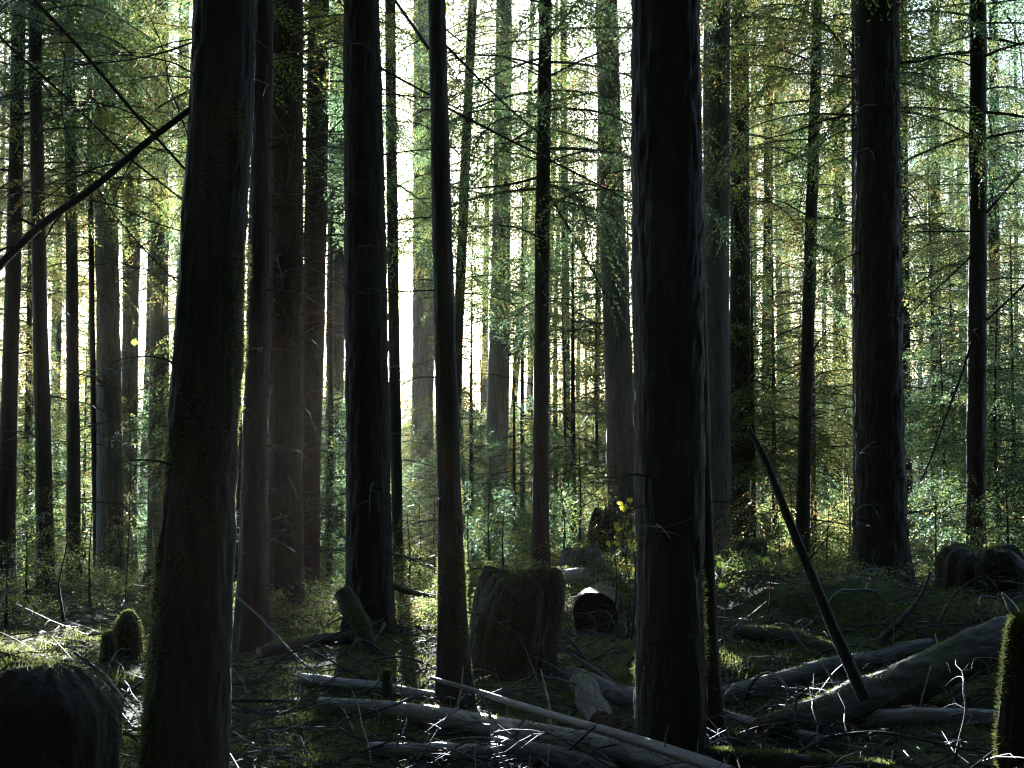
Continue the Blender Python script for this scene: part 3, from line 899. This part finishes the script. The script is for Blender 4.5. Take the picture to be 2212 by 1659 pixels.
log('mossy_snag', 'leaning broken snag with a mossy cap in front of the sun-hiding trunk', 'snag',
    [(812, 1440, 26, 9.6), (785, 1390, 34, 9.7), (762, 1340, 42, 9.8), (742, 1300, 32, 9.9)], M_LOGM, moss=5000, stubs=3)
log('mossy_stub', 'short upright mossy stub rising behind the long pale log', 'stub',
    [(838, 1540, 26, 7.9), (836, 1500, 24, 7.9), (834, 1472, 20, 7.9), (838, 1458, 11, 7.9)], M_LOGM, moss=1500, sides=18, n=40)


def stump(name, label, px, py_base, w, py_top, d, mat, moss=0, jag=0.12, flare=0.35, dome=0.14, wtop=None):
    base = P(px, py_base, d)
    top = P(px, py_top, d)
    h = top.z - base.z
    r0 = w * d / F / 2
    rt = (wtop or w * 0.9) * d / F / 2
    rng = np.random.default_rng(int(px * 3 + w))
    sides, n = 56, 40
    th = np.linspace(0, 2 * np.pi, sides, endpoint=False)
    t = np.linspace(0, 1, n)
    q = np.stack([np.cos(th)[None] * 2.2 + 0 * t[:, None], np.sin(th)[None] * 2.2 + 0 * t[:, None], t[:, None] * h * 1.2 + 0 * th[None]], -1) + px * 0.1
    R = (r0 + (rt - r0) * t)[:, None] * (1 + 0.62 * (fbm(q, 4) - 0.5) + 0.16 * (fbm(q * np.array([5, 5, 2.0]), 3) - 0.5) - 0.16 * np.abs(2 * fbm(q * np.array([3.1, 3.1, 1.1]) + 5 + 0.8 * fbm(q, 2)[..., None], 4) - 1))
    R = R * (1 + flare * np.exp(-t * 5)[:, None] * (0.5 + 0.5 * np.cos(th * 5 + px)[None]))
    R[-10:] *= (1 - dome * np.linspace(0, 1, 10) ** 2)[:, None]
    hz = h * (1 + jag * (fbm(np.stack([np.cos(th) * 1.7, np.sin(th) * 1.7, 0 * th], -1) + px, 4) - 0.5) * 2.4 + jag * (fbm(np.stack([np.cos(th) * 7, np.sin(th) * 7, 0 * th], -1) + px, 3) - 0.5) * 1.4)
    Zs = t[:, None] * hz[None] - 0.25 * (1 - t)[:, None]
    mb = MB()
    v = np.stack([R * np.cos(th) + (fbm(np.stack([t * 2 + px, t * 0, t * 0], -1), 2)[:, None] - 0.5) * r0 * 0.7, R * np.sin(th), Zs], -1)
    i = np.arange(n - 1)[:, None] * sides
    j = np.arange(sides)[None]
    mb.add(v.reshape(-1, 3), np.stack([i + j, i + (j + 1) % sides, i + sides + (j + 1) % sides, i + sides + j], -1).reshape(-1, 4))
    # rough domed top
    nr_ = 10
    rings = []
    for k in range(nr_ + 1):
        f = 1 - k / nr_
        cxy = v[-1].mean(0)
        xy = cxy + (v[-1] - cxy) * f
        xy[:, 2] = v[-1][:, 2] * f + h * (1 - f) + 0.10 * h * (1 - f * f) * 0.5 + h * jag * 0.8 * (fbm(np.stack([xy[:, 0] * 9, xy[:, 1] * 9, 0 * th], -1), 3) - 0.5) * (1 - f)
        rings.append(xy)
    vv_ = np.array(rings)
    i = np.arange(nr_)[:, None] * sides
    mb.add(vv_.reshape(-1, 3), np.stack([i + j, i + (j + 1) % sides, i + sides + (j + 1) % sides, i + sides + j], -1).reshape(-1, 4))
    o = thing(name, label, 'stump', base)
    obj('wood', mb.mesh('wood', [mat]), o)
    if moss:
        mb = MB()
        a = rng.integers(0, n - 1, moss)
        b = rng.integers(0, sides, moss)
        ft = rng.random(moss) < 0.45
        pos = v[a, b] + (v[a + 1, b] - v[a, b]) * rng.random((moss, 1)) + (v[a, (b + 1) % sides] - v[a, b]) * rng.random((moss, 1))
        a2 = rng.integers(0, nr_, moss)
        pt = vv_[a2, b] + (vv_[a2 + 1, b] - vv_[a2, b]) * rng.random((moss, 1))
        nrm = np.stack([np.cos(th[b]), np.sin(th[b]), 0.3 + 0 * th[b]], 1)
        pos = np.where(ft[:, None], pt, pos)
        nrm = np.where(ft[:, None], np.array([[0, 0, 1.0]]), nrm)
        keep = fbm(pos * 5 + 2, 3) > 0.50 - 0.22 * pos[:, 2] / h
        pos, nrm = pos[keep], nrm[keep]
        blades(mb, pos, nrm + rng.normal(0, 0.45, nrm.shape), rng.uniform(0.012, 0.036, len(pos)), rng.uniform(0.004, 0.008, len(pos)), rng)
        obj('moss', mb.mesh('moss', [M_MOSS], smooth=False), o, kind='stuff')
    return o


stump('tree_stump', 'huge rounded black stump at the lower left corner', 95, 1720, 320, 1446, 6.0, M_ROT, 1500, jag=0.10, flare=0.12, wtop=270, dome=0.42)
stump('tree_stump', 'broad dark rotten stump standing just right of the slim mossy trunk', 1112, 1500, 205, 1250, 9.0, M_ROT, 6000, jag=0.24, flare=0.2, wtop=180, dome=0.16)
stump('tree_stump', 'rounded stump with a glowing mossy rim on the lit strip at left', 280, 1436, 66, 1330, 9.4, M_ROT, 6500, jag=0.05, flare=0.2, wtop=60, dome=0.5)
stump('tree_stump', 'small black stump tucked left of the rounded moss-rimmed stump', 231, 1436, 34, 1372, 9.1, M_ROT, 1800, jag=0.08)
stump('tree_stump', 'wide black stump in the shade at the right edge behind the mossy logs', 2130, 1310, 215, 1192, 11.2, M_ROT, 2500, jag=0.2, flare=0.3, wtop=185, dome=0.22)
stump('tree_stump', 'dark flat topped stump beside the yellow leaves in the background', 1302, 1190, 66, 1108, 17, M_ROT, 500, jag=0.3, dome=.3)
stump('tree_stump', 'grey hump of an old stump behind the lit log tip', 1262, 1300, 150, 1190, 13.5, M_BARKG, 1500, jag=0.2, flare=0.3, wtop=90)
stump('tree_stump', 'tapering dark stump between the leaning mossy trunk and the close grey pair', 318, 1302, 46, 1238, 16, M_ROT, 400, jag=0.3, wtop=18)
stump('moss_mound', 'rounded mossy mound on the bank left of the leaning dead pole', 1618, 1262, 120, 1172, 14, M_LOGM, 3500, jag=0.1, flare=0.3, wtop=70)['category'] = 'mound'
sn = stump('broken_snag', 'rotten broken snag with a bright mossy side at the right edge', 2200, 1720, 84, 1352, 6.3, M_ROT, 11000, jag=0.04, flare=0.2, wtop=58)
sn['category'] = 'snag'
mb = MB()
pts = [np.array(P(x, y, 6.35) - sn.location) for x, y in [(2222, 1400), (2205, 1350), (2185, 1310), (2166, 1282)]]
tube(mb, pts, np.array([26, 24, 17, 5]) * 6.3 / F / 2, 7, 16, bark=0.3, freq=30, cap=(0, 1))
obj('splinter', mb.mesh('splinter', [M_LOGG]), sn)

# ------------------------------------------------------------------ understory trees
MAIN = [(-900, None), (92, 'the left pole trunk'), (238, 'the close grey pair'), (420, 'the leaning mossy trunk'), (795, 'the sun-hiding trunk'),
        (968, 'the slim mossy trunk'), (1168, 'the straight pole trunk'), (1445, 'the thickest trunk'), (1600, 'the second grey trunk'),
        (1740, 'the tilting trunk'), (1898, 'the fluted trunk'), (2110, 'the rightmost trunk'), (3000, None)]


def gap_label(kind, px):
    for (a, la), (b, lb) in zip(MAIN[:-1], MAIN[1:]):
        if a <= px < b:
            if la is None:
                return kind + ' to the left of ' + lb
            if lb is None:
                return kind + ' to the right of ' + la
            return kind + ' between ' + la + ' and ' + lb
    return kind


SUNX = SUN_DIR.x / SUN_DIR.y
SUNZ = SUN_DIR.z / SUN_DIR.y


def young(px, d, hgt, meshes, rng, wide=1.0, unit_h=6.0):
    r = ray(px, 1000)
    x = r.x / r.y * d
    z = float(ground(np.array(x), np.array(d)))
    root = thing('young_conifer', gap_label('leafy young conifer', px), 'tree', (x, d, z - 0.05), 'young conifers in the thicket')
    mb = MB()
    tube(mb, [[0, 0, -0.1], [rng.normal(0, .05), 0, hgt * 0.5], [0, 0, hgt]], [0.012 * hgt ** 0.7 + 0.012, 0.009 * hgt ** .7, 0.004], 6, 8)
    obj('trunk', mb.mesh('trunk', [M_BARK]), root)
    o = obj('crown', meshes[int(rng.integers(len(meshes)))], root)
    s = hgt / unit_h
    w = wide * (0.6 + 0.4 * s)
    o.scale = (w, w, s)
    o.rotation_euler = (0, 0, rng.uniform(0, 6.28))
    CROWNS.append(o)
    return root


rng = np.random.default_rng(77)
# (px range, depth range, height range, how many, palette)
for (a, b, d0, d1, h0, h1, n, pal) in [
    (-80, 400, 19, 28, 3.5, 7.0, 8, 'mix'),
    (-80, 420, 30, 46, 5.0, 9, 10, 'warm'),
    (420, 780, 17, 38, 4, 9, 12, 'dark'),
    (885, 1000, 24, 42, 3.0, 8.0, 11, 'warm'),
    (830, 890, 22, 40, 1.5, 3.0, 3, 'warm'),
    (980, 1420, 18, 28, 4.0, 8.0, 12, 'mix'),
    (980, 1420, 30, 46, 5, 10, 13, 'warm'),
    (1440, 1900, 18, 28, 3.5, 7.5, 12, 'mix'),
    (1440, 1900, 30, 46, 5.0, 10, 11, 'mix'),
    (1900, 2320, 16, 26, 3.5, 8, 11, 'blue'),
    (1900, 2320, 28, 46, 5, 10, 8, 'blue')]:
    for k in range(n):
        px = a + (b - a) * (k + rng.random()) / n
        d = rng.uniform(d0, d1)
        m = {'mix': YOUNG, 'dark': YOUNG[:3], 'warm': YOUNGW + YOUNG[:2], 'blue': YOUNGB + YOUNG[:2]}[pal]
        young(px, d, rng.uniform(h0, h1), m, rng, 1.0)

# slim distant trunks filling the gaps
for px in (-6, 66, 268, 332, 408, 1186, 1392, 1718, 1932, 2132, 22, 128, 186, 306, 372, 446, 640, 1003, 1042, 1132, 1200, 1256, 1408, 1628, 1692, 1786, 1838, 1988, 2052, 2182, 2206):
    d = rng.uniform(27, 43)
    r_ = ray(px, 1000)
    x = r_.x / r_.y * d
    z = float(ground(np.array(x), np.array(d)))
    hh = rng.uniform(14, 19)
    root = thing('conifer_tree', gap_label('slim distant trunk', px), 'tree', (x, d, z - 0.1), 'slim distant trunks')
    mb = MB()
    r0_ = rng.uniform(8, 17) * d / F / 2
    ln_ = rng.normal(0, 0.35)
    tube(mb, [[0, 0, 0], [ln_ * .3 + rng.normal(0, .12), 0, hh * .33], [ln_ * .6, 0, hh * .66], [ln_, 0, hh]], [r0_ * 1.15, r0_, r0_ * .75, .02], 12, 50, bark=.2, freq=16, zst=.15, seed=px * .1, flare=.3)
    obj('trunk', mb.mesh('trunk', [(M_BARK, M_BARKG, M_BARKM)[int(rng.integers(3))]]), root)
    mb = MB()
    for _ in range(22):
        zz = rng.uniform(1, 11)
        twig(mb, np.array([ln_ * zz / hh, 0, zz]), rng.uniform(0, 6.28), rng.uniform(.4, 1.5), .011, rng, sub=4, e0=rng.uniform(-.3, .4), droop=rng.uniform(.2, .9))
    obj('twigs', mb.mesh('twigs', [M_TWIG], smooth=False), root, kind='stuff')
    o = obj('crown', TALL[int(rng.integers(4))], root, (ln_ * .4, 0, hh * .42))
    o.scale = (.6, .6, hh * .58 / 16)
    o.rotation_euler = (0, 0, rng.uniform(0, 6.28))
    CROWNS.append(o)

# low saplings and ferns on the bank and brush
for px, d, h in [(60, 12.5, 0.9), (150, 11, 0.8), (200, 12.5, 1.0), (20, 10.5, .8), (110, 13.5, 1.2), (330, 13, 0.9), (600, 14, .9), (880, 15, 1.1), (905, 17, 1.4),
                 (1010, 14, 1.0), (1090, 14, 1.1), (1150, 15, 1.3), (1210, 15, 1.2), (1330, 15.5, 1.4), (1360, 13.5, 1.0), (1590, 15, 1.2), (1680, 15, 1.0),
                 (1790, 14, 1.1), (1960, 14, 1.3), (2020, 13, 1.1), (2090, 14.5, 1.6), (2170, 14, 1.7), (1060, 18, 2.0), (1250, 19, 2.2), (940, 19, 1.6),
                 (1700, 18, 1.8), (1830, 19, 2.0), (2060, 18, 2.3), (250, 17, 1.5), (30, 17, 1.8)]:
    young(px, d, h, SMALL, rng, 1.0, 1.2)


# sun gaps: foliage left open along the sun's line to the places the light reaches in the photo
TARGETS = [(1355, 1115, 9.5, .35), (1322, 1145, 10.5, .35), (1350, 1190, 10, .3), (1556, 1228, 9.6, .3), (60, 1425, 9, .4), (200, 1425, 9, .4), (450, 1420, 9.6, .3),
           (1030, 1120, 20, .6), (1120, 1100, 20, .6), (1220, 1120, 20, .6), (1300, 1080, 21, .6), (1380, 1120, 20, .6), (200, 1100, 20, .6), (100, 1050, 22, .6),
           (320, 1100, 22, .5), (1640, 1150, 18, .6), (1700, 1050, 20, .6), (1800, 1100, 20, .6), (2030, 1100, 18, .6), (2150, 1150, 18, .6), (1960, 1180, 16, .5),
           (955, 1480, 7.9, .45), (955, 1350, 7.9, .45), (948, 1200, 7.9, .45), (1015, 1450, 7.9, .45), (1010, 1330, 7.9, .45), (985, 900, 7.9, .25), (975, 1080, 7.9, .25),
           (1000, 1325, 11.6, .28), (1100, 1322, 11.6, .28), (1340, 1295, 11.3, .28), (1250, 1290, 11.6, .28), (1360, 1310, 11.3, .28), (900, 1320, 11.8, .28),
           (40, 1432, 9, .28), (120, 1432, 9, .28), (220, 1432, 9, .28), (290, 1335, 9.4, .4), (310, 1436, 9, .4), (1620, 1615, 6.8, .45), (1720, 1630, 6.7, .45),
           (1640, 1290, 11.3, .28), (1580, 1290, 11.3, .28), (2172, 1450, 6.3, .3), (2172, 1560, 6.3, .3), (2180, 1380, 6.3, .25), (1080, 850, 24, .5), (1075, 1000, 24, .5), (910, 900, 22, .4),
           (1545, 1480, 7.2, .25), (1535, 1350, 7.2, .25), (320, 1500, 5.6, .3), (340, 1200, 5.6, .25), (486, 1500, 5.6, .35), (482, 1620, 5.6, .35), (492, 1300, 5.6, .35), (505, 1080, 5.6, .35), (515, 860, 5.6, .3),
           (1900, 1535, 7.0, .3), (2000, 1535, 7.0, .3), (840, 1200, 11.5, .3), (845, 900, 11.5, .3), (1365, 1480, 6.5, .15), (1520, 600, 6.5, .15)]


def corridor_mask(c):
    sd = np.array(SUN_DIR)
    kill = np.zeros(len(c), bool)
    for px, py, d, rr_ in TARGETS:
        t0 = np.array(P(px, py, d))
        w_ = c - t0
        al = w_ @ sd
        dist = np.linalg.norm(w_ - al[:, None] * sd, axis=1)
        kill |= (dist < rr_) & (al > 0.3)
    return kill


bpy.context.view_layer.update()
for o in CROWNS:
    v, q, qm, mats = CROWN_ARR[o.data.name]
    M = np.array(o.matrix_world)
    c = v[q].mean(1) @ M[:3, :3].T + M[:3, 3]
    keep = ~corridor_mask(c)
    if keep.sum() < len(q) - 40:
        nm = MB()
        used, invx = np.unique(q[keep], return_inverse=True)
        nm.add(v[used], invx.reshape(-1, 4))
        nm.qm = [qm[keep]]
        o.data = nm.mesh('carved_crown', mats, smooth=False)


def wood_mass(name, label, n, fn, size, mat, seed):
    r_ = np.random.default_rng(seed)
    c = fn(n, r_)
    c = c[~corridor_mask(c)]
    mb = MB()
    nrm = r_.normal(0, 1, c.shape) * np.array([.5, .5, 1])
    leaves(mb, c, r_.normal(0, 1, c.shape) * np.array([1, 1, .45]), nrm, size * r_.uniform(.6, 1.4, len(c)), size * .38 * r_.uniform(.6, 1.4, len(c)), 0)
    o = obj(name, mb.mesh(name, [mat], smooth=False), kind='stuff')
    o['label'] = label
    o['category'] = 'woods'


def far_fn(n, r_):
    d = r_.uniform(58, 95, n)
    px = r_.uniform(-150, 2362, n)
    x = (px - CX) / F * d
    hh = 4.6 * (0.35 + 0.9 * fbm(np.stack([px / 110, d / 9, 0 * px], -1), 3)) * np.where(abs(px - 850) < 60, 0.55, 1)
    z = hh * r_.random(n) ** 0.9 - 2
    k = fbm(np.stack([x * .55, d * .35, z * 1.1], -1), 3)
    return np.stack([x, d, z], 1)[k > 0.47]


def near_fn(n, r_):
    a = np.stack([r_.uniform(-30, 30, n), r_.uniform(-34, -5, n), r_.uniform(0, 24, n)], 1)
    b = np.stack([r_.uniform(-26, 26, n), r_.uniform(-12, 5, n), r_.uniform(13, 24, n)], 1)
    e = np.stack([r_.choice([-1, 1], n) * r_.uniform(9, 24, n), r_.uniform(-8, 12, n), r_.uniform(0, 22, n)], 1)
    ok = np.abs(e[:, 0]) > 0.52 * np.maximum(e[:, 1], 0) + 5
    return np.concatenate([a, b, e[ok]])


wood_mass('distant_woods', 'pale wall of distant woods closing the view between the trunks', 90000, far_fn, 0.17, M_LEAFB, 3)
wood_mass('sky_blocking_woods', 'unseen woods behind, beside and overhead, added to block sky light', 70000, near_fn, 0.85, M_DARKL, 4)  # unseen leaf mass, added and thickened to keep sky light off the trunks


# broad-leaved sprigs with yellow leaves
def maple(px, py, d, n, size, label, mat=None):
    rr = np.random.default_rng(int(px + py))
    c = P(px, py, d)
    gz = float(ground(np.array(c.x), np.array(d)))
    root = thing('maple_sprig', label, 'plant', (c.x, d, gz))
    mb = MB()
    hz = c.z - gz
    tube(mb, [[0, 0, -0.03], [0.05, 0, hz * .5], [0, 0, hz]], [0.009, 0.007, 0.003], 5, 10)
    ends = []
    for k in range(n):
        z = hz * rr.uniform(0.8, 1.15)
        az = rr.uniform(0, 6.28)
        e = np.array([math.cos(az) * size * rr.uniform(.5, 2.2), math.sin(az) * size, z])
        tube(mb, [[0, 0, z * .85], e * np.array([.5, .5, 1]), e], [0.004, 0.003, 0.0015], 4)
        ends.append(e)
    obj('stem', mb.mesh('stem', [M_TWIG]), root)
    lm = MB()
    ang_ = np.radians([90, 60, 42, 20, 5, -18, -50, -75, -90, -105, -130, -162, -185, -200, -222, -240])
    rad_ = np.array([1, .62, .85, .6, .82, .55, .6, .35, .12, .35, .6, .55, .82, .6, .85, .62])
    for e in ends:
        nrm = unit(np.array([rr.normal(0, .5), -1 + rr.normal(0, .4), rr.normal(0.3, .4)]))
        s = unit(np.cross(nrm, [0, 0, 1.0]))
        t = np.cross(s, nrm)
        sc = size * rr.uniform(0.45, .8)
        ring = e + sc * (np.cos(ang_)[:, None] * rad_[:, None] * s - np.sin(ang_)[:, None] * rad_[:, None] * t)
        m_ = len(ring)
        j_ = np.arange(m_)
        lm.add(np.concatenate([ring, [e + nrm * sc * .08]]), None, np.stack([j_, (j_ + 1) % m_, np.full(m_, m_)], 1))
    obj('leaves', lm.mesh('leaves', [mat or M_MAPLE], smooth=False), root)


maple(1362, 1118, 9.5, 6, 0.062, 'yellow maple sprig against the left edge of the thickest trunk')
maple(1322, 1145, 10.5, 7, 0.062, 'yellow maple sprig above the round log end, farther from the thickest trunk')
maple(1350, 1190, 10.0, 6, 0.062, 'pale green maple sprig low beside the left edge of the thickest trunk')
maple(1556, 1228, 9.6, 6, 0.062, 'bright green sprig just right of the flared mossy trunk', M_GREENL)
maple(1655, 1212, 10.5, 6, 0.062, 'bright green sprig left of the leaning dead pole', M_GREENL)
maple(277, 800, 14, 1, 0.07, 'single yellow leaf on a stalk before the grey pair of trunks')

# ------------------------------------------------------------------ forest floor cover
def scatter(n, xr, yr, rng, power=1.0):
    y = yr[0] + (yr[1] - yr[0]) * rng.random(n) ** power
    x = (rng.random(n) * 2 - 1) * (0.47 * y + 1.0)
    z = ground(x, y)
    return np.stack([x, y, z], 1)


rng = np.random.default_rng(5)
# moss carpet
n = 260000
p = scatter(n, None, (4.8, 17), rng, 1.3)
k = fbm(p * np.array([0.9, 0.9, 0]) + 3, 3)
p = p[k > 0.44]
mb = MB()
up = np.array([[0, 0, 1.0]])
blades(mb, p - up * 0.004, up + rng.normal(0, 0.55, p.shape), rng.uniform(0.02, 0.07, len(p)) * (0.5 + 3.5 * np.clip(fbm(p * np.array([4, 4, 0]) + 1, 3) - 0.4, 0, 1)), rng.uniform(0.005, 0.012, len(p)), rng)
o = obj('moss', mb.mesh('moss', [M_MOSS], smooth=False), kind='stuff')
o['label'] = 'green moss carpeting parts of the dark forest floor'
o['category'] = 'moss'
# fallen needles, leaves and bits of bark
p = scatter(26000, None, (4.8, 18), rng, 1.2)
mb = MB()
d_ = rng.normal(0, 1, p.shape) * np.array([1, 1, .25])
leaves(mb, p + up * 0.012, d_, up + rng.normal(0, 0.45, p.shape), rng.uniform(0.02, 0.075, len(p)), rng.uniform(0.012, 0.04, len(p)))
o = obj('leaf_litter', mb.mesh('leaf_litter', [M_LITTER], smooth=False), kind='stuff')
o['label'] = 'brown leaf litter and bark scraps strewn over the forest floor'
o['category'] = 'litter'
# sticks
mb = MB()
pp = scatter(4200, None, (5.0, 17), rng, 1.3)
for q in pp:
    L = rng.uniform(0.15, 0.9)
    twig(mb, q + np.array([0, 0, rng.uniform(0.0, 0.06)]), rng.uniform(0, 6.28), L, rng.uniform(0.0025, 0.008), rng, sub=int(rng.integers(0, 5)), e0=rng.uniform(-0.1, 0.45), droop=rng.uniform(0, .7), n=5)
o = obj('twig_litter', mb.mesh('twig_litter', [M_TWIG], smooth=False), kind='stuff')
o['label'] = 'tangle of small dead twigs covering the forest floor'
o['category'] = 'twigs'
# ground sprigs: low ferny growth
mb = MB()
pp = scatter(2400, None, (11.2, 25), rng, 0.85)
kk = fbm(pp * np.array([0.5, 0.5, 0]) + 8, 3)
for q, kx in zip(pp, kk):
    if kx < 0.47:
        continue
    for _ in range(int(rng.integers(2, 5))):
        spray(mb, q, rng.uniform(0, 6.28), rng.uniform(0.2, 0.75), rng, e0=rng.uniform(0.5, 1.1), droop=1.3, leaf=0.042, lw=0.015, tws=0.05, lsp=0.03, stem=0.005)
o = obj('undergrowth', mb.mesh('undergrowth', [M_TWIG, M_LEAF], smooth=False), kind='stuff')
o['label'] = 'low ferny green undergrowth spread between the stumps and trunks'
o['category'] = 'undergrowth'

# larger fallen branches that stand out one by one
for pxs, r0, lab in [
    ([(1735, 1500, 7.2), (1722, 1440 + 60, 7.1), (1716, 1545, 7.0), (1722, 1590, 6.9)], 0.011, 'small hooked grey branch standing left of the level grey log'),
    ([(1700, 1640, 6.6), (1790, 1590, 6.8), (1900, 1565 + 14, 6.7), (2050, 1610, 6.5), (2190, 1640, 6.3)], 0.012, 'long wet branch arching over the twigs below the level grey log'),
    ([(2030, 1345, 8.2), (2055, 1290, 8.3), (2100, 1252, 8.4), (2200, 1225, 8.4)], 0.010, 'pale curved branch arching below the wide black stump at right'),
    ([(1240, 1450, 8.6), (1290, 1420, 8.5), (1330, 1395, 8.4)], 0.010, 'short bare branch sloping over the ground beside the round log end'),
    ([(1200, 1395, 8.7), (1280, 1440, 8.2), (1375, 1510, 7.6)], 0.011, 'thin straight branch sloping from the dark stump to the thickest trunk'),
    ([(1230, 1620, 6.3), (1290, 1545 + 20, 6.4), (1340, 1530, 6.6)], 0.007, 'thin wet twig bent over the long pale log'),
    ([(160, 1410, 7.2), (230, 1460, 7.0), (305, 1555, 6.4)], 0.010, 'thin branch sloping down right beside the huge black stump'),
    ([(500, 1280, 10), (560, 1330, 9.6), (640, 1420, 9.0), (705, 1470, 8.6)], 0.012, 'thin dead branch sloping down right between the mossy trunk and the snag'),
    ([(1540, 1390, 8.6), (1620, 1330, 8.9), (1655, 1300, 9)], 0.008, 'small forked branch lying on the bank right of the thickest trunk'),
    ([(2060, 1500, 7.6), (2110, 1455, 7.5), (2165, 1430, 7.4)], 0.008, 'budding wet twig crossing above the level grey log near the snag'),
    ([(940, 1640, 6.4), (1010, 1600, 6.5), (1060, 1612, 6.4), (1076, 1650, 6.3)], 0.006, 'thin twig bowed in an arch over the cut grey log'),
]:
    a = np.array(P(*pxs[0]))
    pts = [np.array(P(*q)) - a for q in pxs]
    rr = np.random.default_rng(int(pxs[0][0]))
    mb = MB()
    rads = np.linspace(r0, r0 * .35, len(pts))
    tube(mb, pts, rads, 7, 24, bark=0.1, freq=60, cap=(0, 1))
    p_, r_, u_ = resample(pts, rads, 24)
    for _ in range(9):
        k_ = int(rr.integers(3, 23))
        twig(mb, p_[k_], rr.uniform(0, 6.28), rr.uniform(0.08, 0.4), r_[k_] * .5, rr, sub=3, e0=rr.uniform(-.5, .8), droop=.4, n=5)
    thing('fallen_branch', lab, 'branch', tuple(a), None, mb.mesh('fallen_branch', [M_TWIG]))

# dead branches tangled over the floor
rr = np.random.default_rng(91)
for n_, (xa, xb), (da, db), lab, grp in [
    (26, (1560, 2240), (6.4, 10.8), 'bare dead branch in the tangle around the right-hand mossy logs', 'dead branches around the right-hand logs'),
    (14, (500, 960), (7.0, 10.6), 'bare dead branch on the dark bank between the leaning trunk and the slim trunk', 'dead branches on the dark bank'),
    (9, (1180, 1420), (7.5, 10.5), 'bare dead branch on the dark slope beneath the round log end', 'dead branches beneath the round log end'),
    (7, (180, 330), (6.6, 9.5), 'bare dead branch in the brush between the black stump and leaning trunk', 'dead branches beside the black stump')]:
    for _ in range(n_):
        px, d = rr.uniform(xa, xb), rr.uniform(da, db)
        r_ = ray(px, 1200)
        x = r_.x / r_.y * d
        z = float(ground(np.array(x), np.array(d)))
        mb = MB()
        L_ = rr.uniform(.5, 1.5)
        az = rr.uniform(0, 6.28)
        e0 = rr.uniform(.05, .9)
        pa, _d = twig_path(np.array([0, 0, 0.01]), az, L_, rr, e0=e0, droop=e0 * 1.5 + .2, n=8, wob=.22)
        pa[:, 2] = np.maximum(pa[:, 2], -.02)
        tube(mb, pa, rr.uniform(.006, .014) * np.linspace(1, .3, 8), 6, 22, bark=.15, freq=50)
        for q_ in range(int(rr.integers(3, 8))):
            k_ = int(rr.integers(1, 7))
            twig(mb, pa[k_], az + rr.choice([-1, 1]) * rr.uniform(.4, 1.3), L_ * rr.uniform(.15, .5), .004, rr, sub=3, e0=rr.uniform(-.4, .6), droop=.5)
        thing('fallen_branch', lab, 'branch', (x, d, z), grp, mb.mesh('fallen_branch', [M_TWIG]))

# ------------------------------------------------------------------ light, sky, air
sun_d = bpy.data.lights.new('sun', 'SUN')
sun = bpy.data.objects.new('sun', sun_d)
COL.objects.link(sun)
sun_d.energy = 5.0
sun_d.angle = math.radians(0.53)
sun_d.color = (1.0, 0.90, 0.76)
sun.rotation_mode = 'QUATERNION'
sun.rotation_quaternion = SUN_DIR.to_track_quat('Z', 'Y')
sun.location = (0, 0, 40)

w = bpy.data.worlds.new('World')
SC.world = w
w.use_nodes = True
nt = w.node_tree
nt.nodes.clear()
wo = nt.nodes.new('ShaderNodeOutputWorld')
bg = nt.nodes.new('ShaderNodeBackground')
sky = nt.nodes.new('ShaderNodeTexSky')
sky.sky_type = 'NISHITA'
sky.sun_disc = False
sky.sun_elevation = math.asin(SUN_DIR.z)
sky.sun_rotation = math.atan2(SUN_DIR.x, SUN_DIR.y)
sky.air_density = 1.0
sky.dust_density = 1.0
sky.ozone_density = 1.0
bg.inputs['Strength'].default_value = 0.06
nt.links.new(sky.outputs[0], bg.inputs['Color'])
nt.links.new(bg.outputs[0], wo.inputs['Surface'])

HAZE = 0.00011
if HAZE > 0:
    mb = MB()
    x0, x1, y0, y1, z0, z1 = -420, 420, -140, 520, -14, 48
    v = [(x, y, z) for z in (z0, z1) for y in (y0, y1) for x in (x0, x1)]
    mb.add(v, [(0, 2, 3, 1), (4, 5, 7, 6), (0, 1, 5, 4), (2, 6, 7, 3), (0, 4, 6, 2), (1, 3, 7, 5)])
    m, nt, out = new_mat('air')
    pv = nt.nodes.new('ShaderNodeVolumePrincipled')
    pv.inputs['Color'].default_value = (1.0, 0.88, 0.72, 1)  # air tinted warm, painting the sun's glow into its colour
    pv.inputs['Density'].default_value = HAZE
    pv.inputs['Anisotropy'].default_value = 0.9
    nt.links.new(pv.outputs[0], out.inputs['Volume'])
    obj('haze', mb.mesh('haze', [m], smooth=False), kind='stuff')

cy = SC.cycles
cy.max_bounces = 6
cy.diffuse_bounces = 3
cy.glossy_bounces = 2
cy.transmission_bounces = 3
cy.volume_bounces = 0
cy.transparent_max_bounces = 4
cy.sample_clamp_indirect = 0.9
cy.use_denoising = True
cy.filter_width = 1.2
cy.use_adaptive_sampling = False
cy.sample_clamp_direct = 4.0
SC.view_settings.view_transform = 'Standard'
SC.view_settings.look = 'None'
SC.view_settings.exposure = 3.3
SC.view_settings.gamma = 1.0
SC.view_settings.use_white_balance = True
SC.view_settings.white_balance_temperature = 5250
SC.view_settings.use_curve_mapping = False
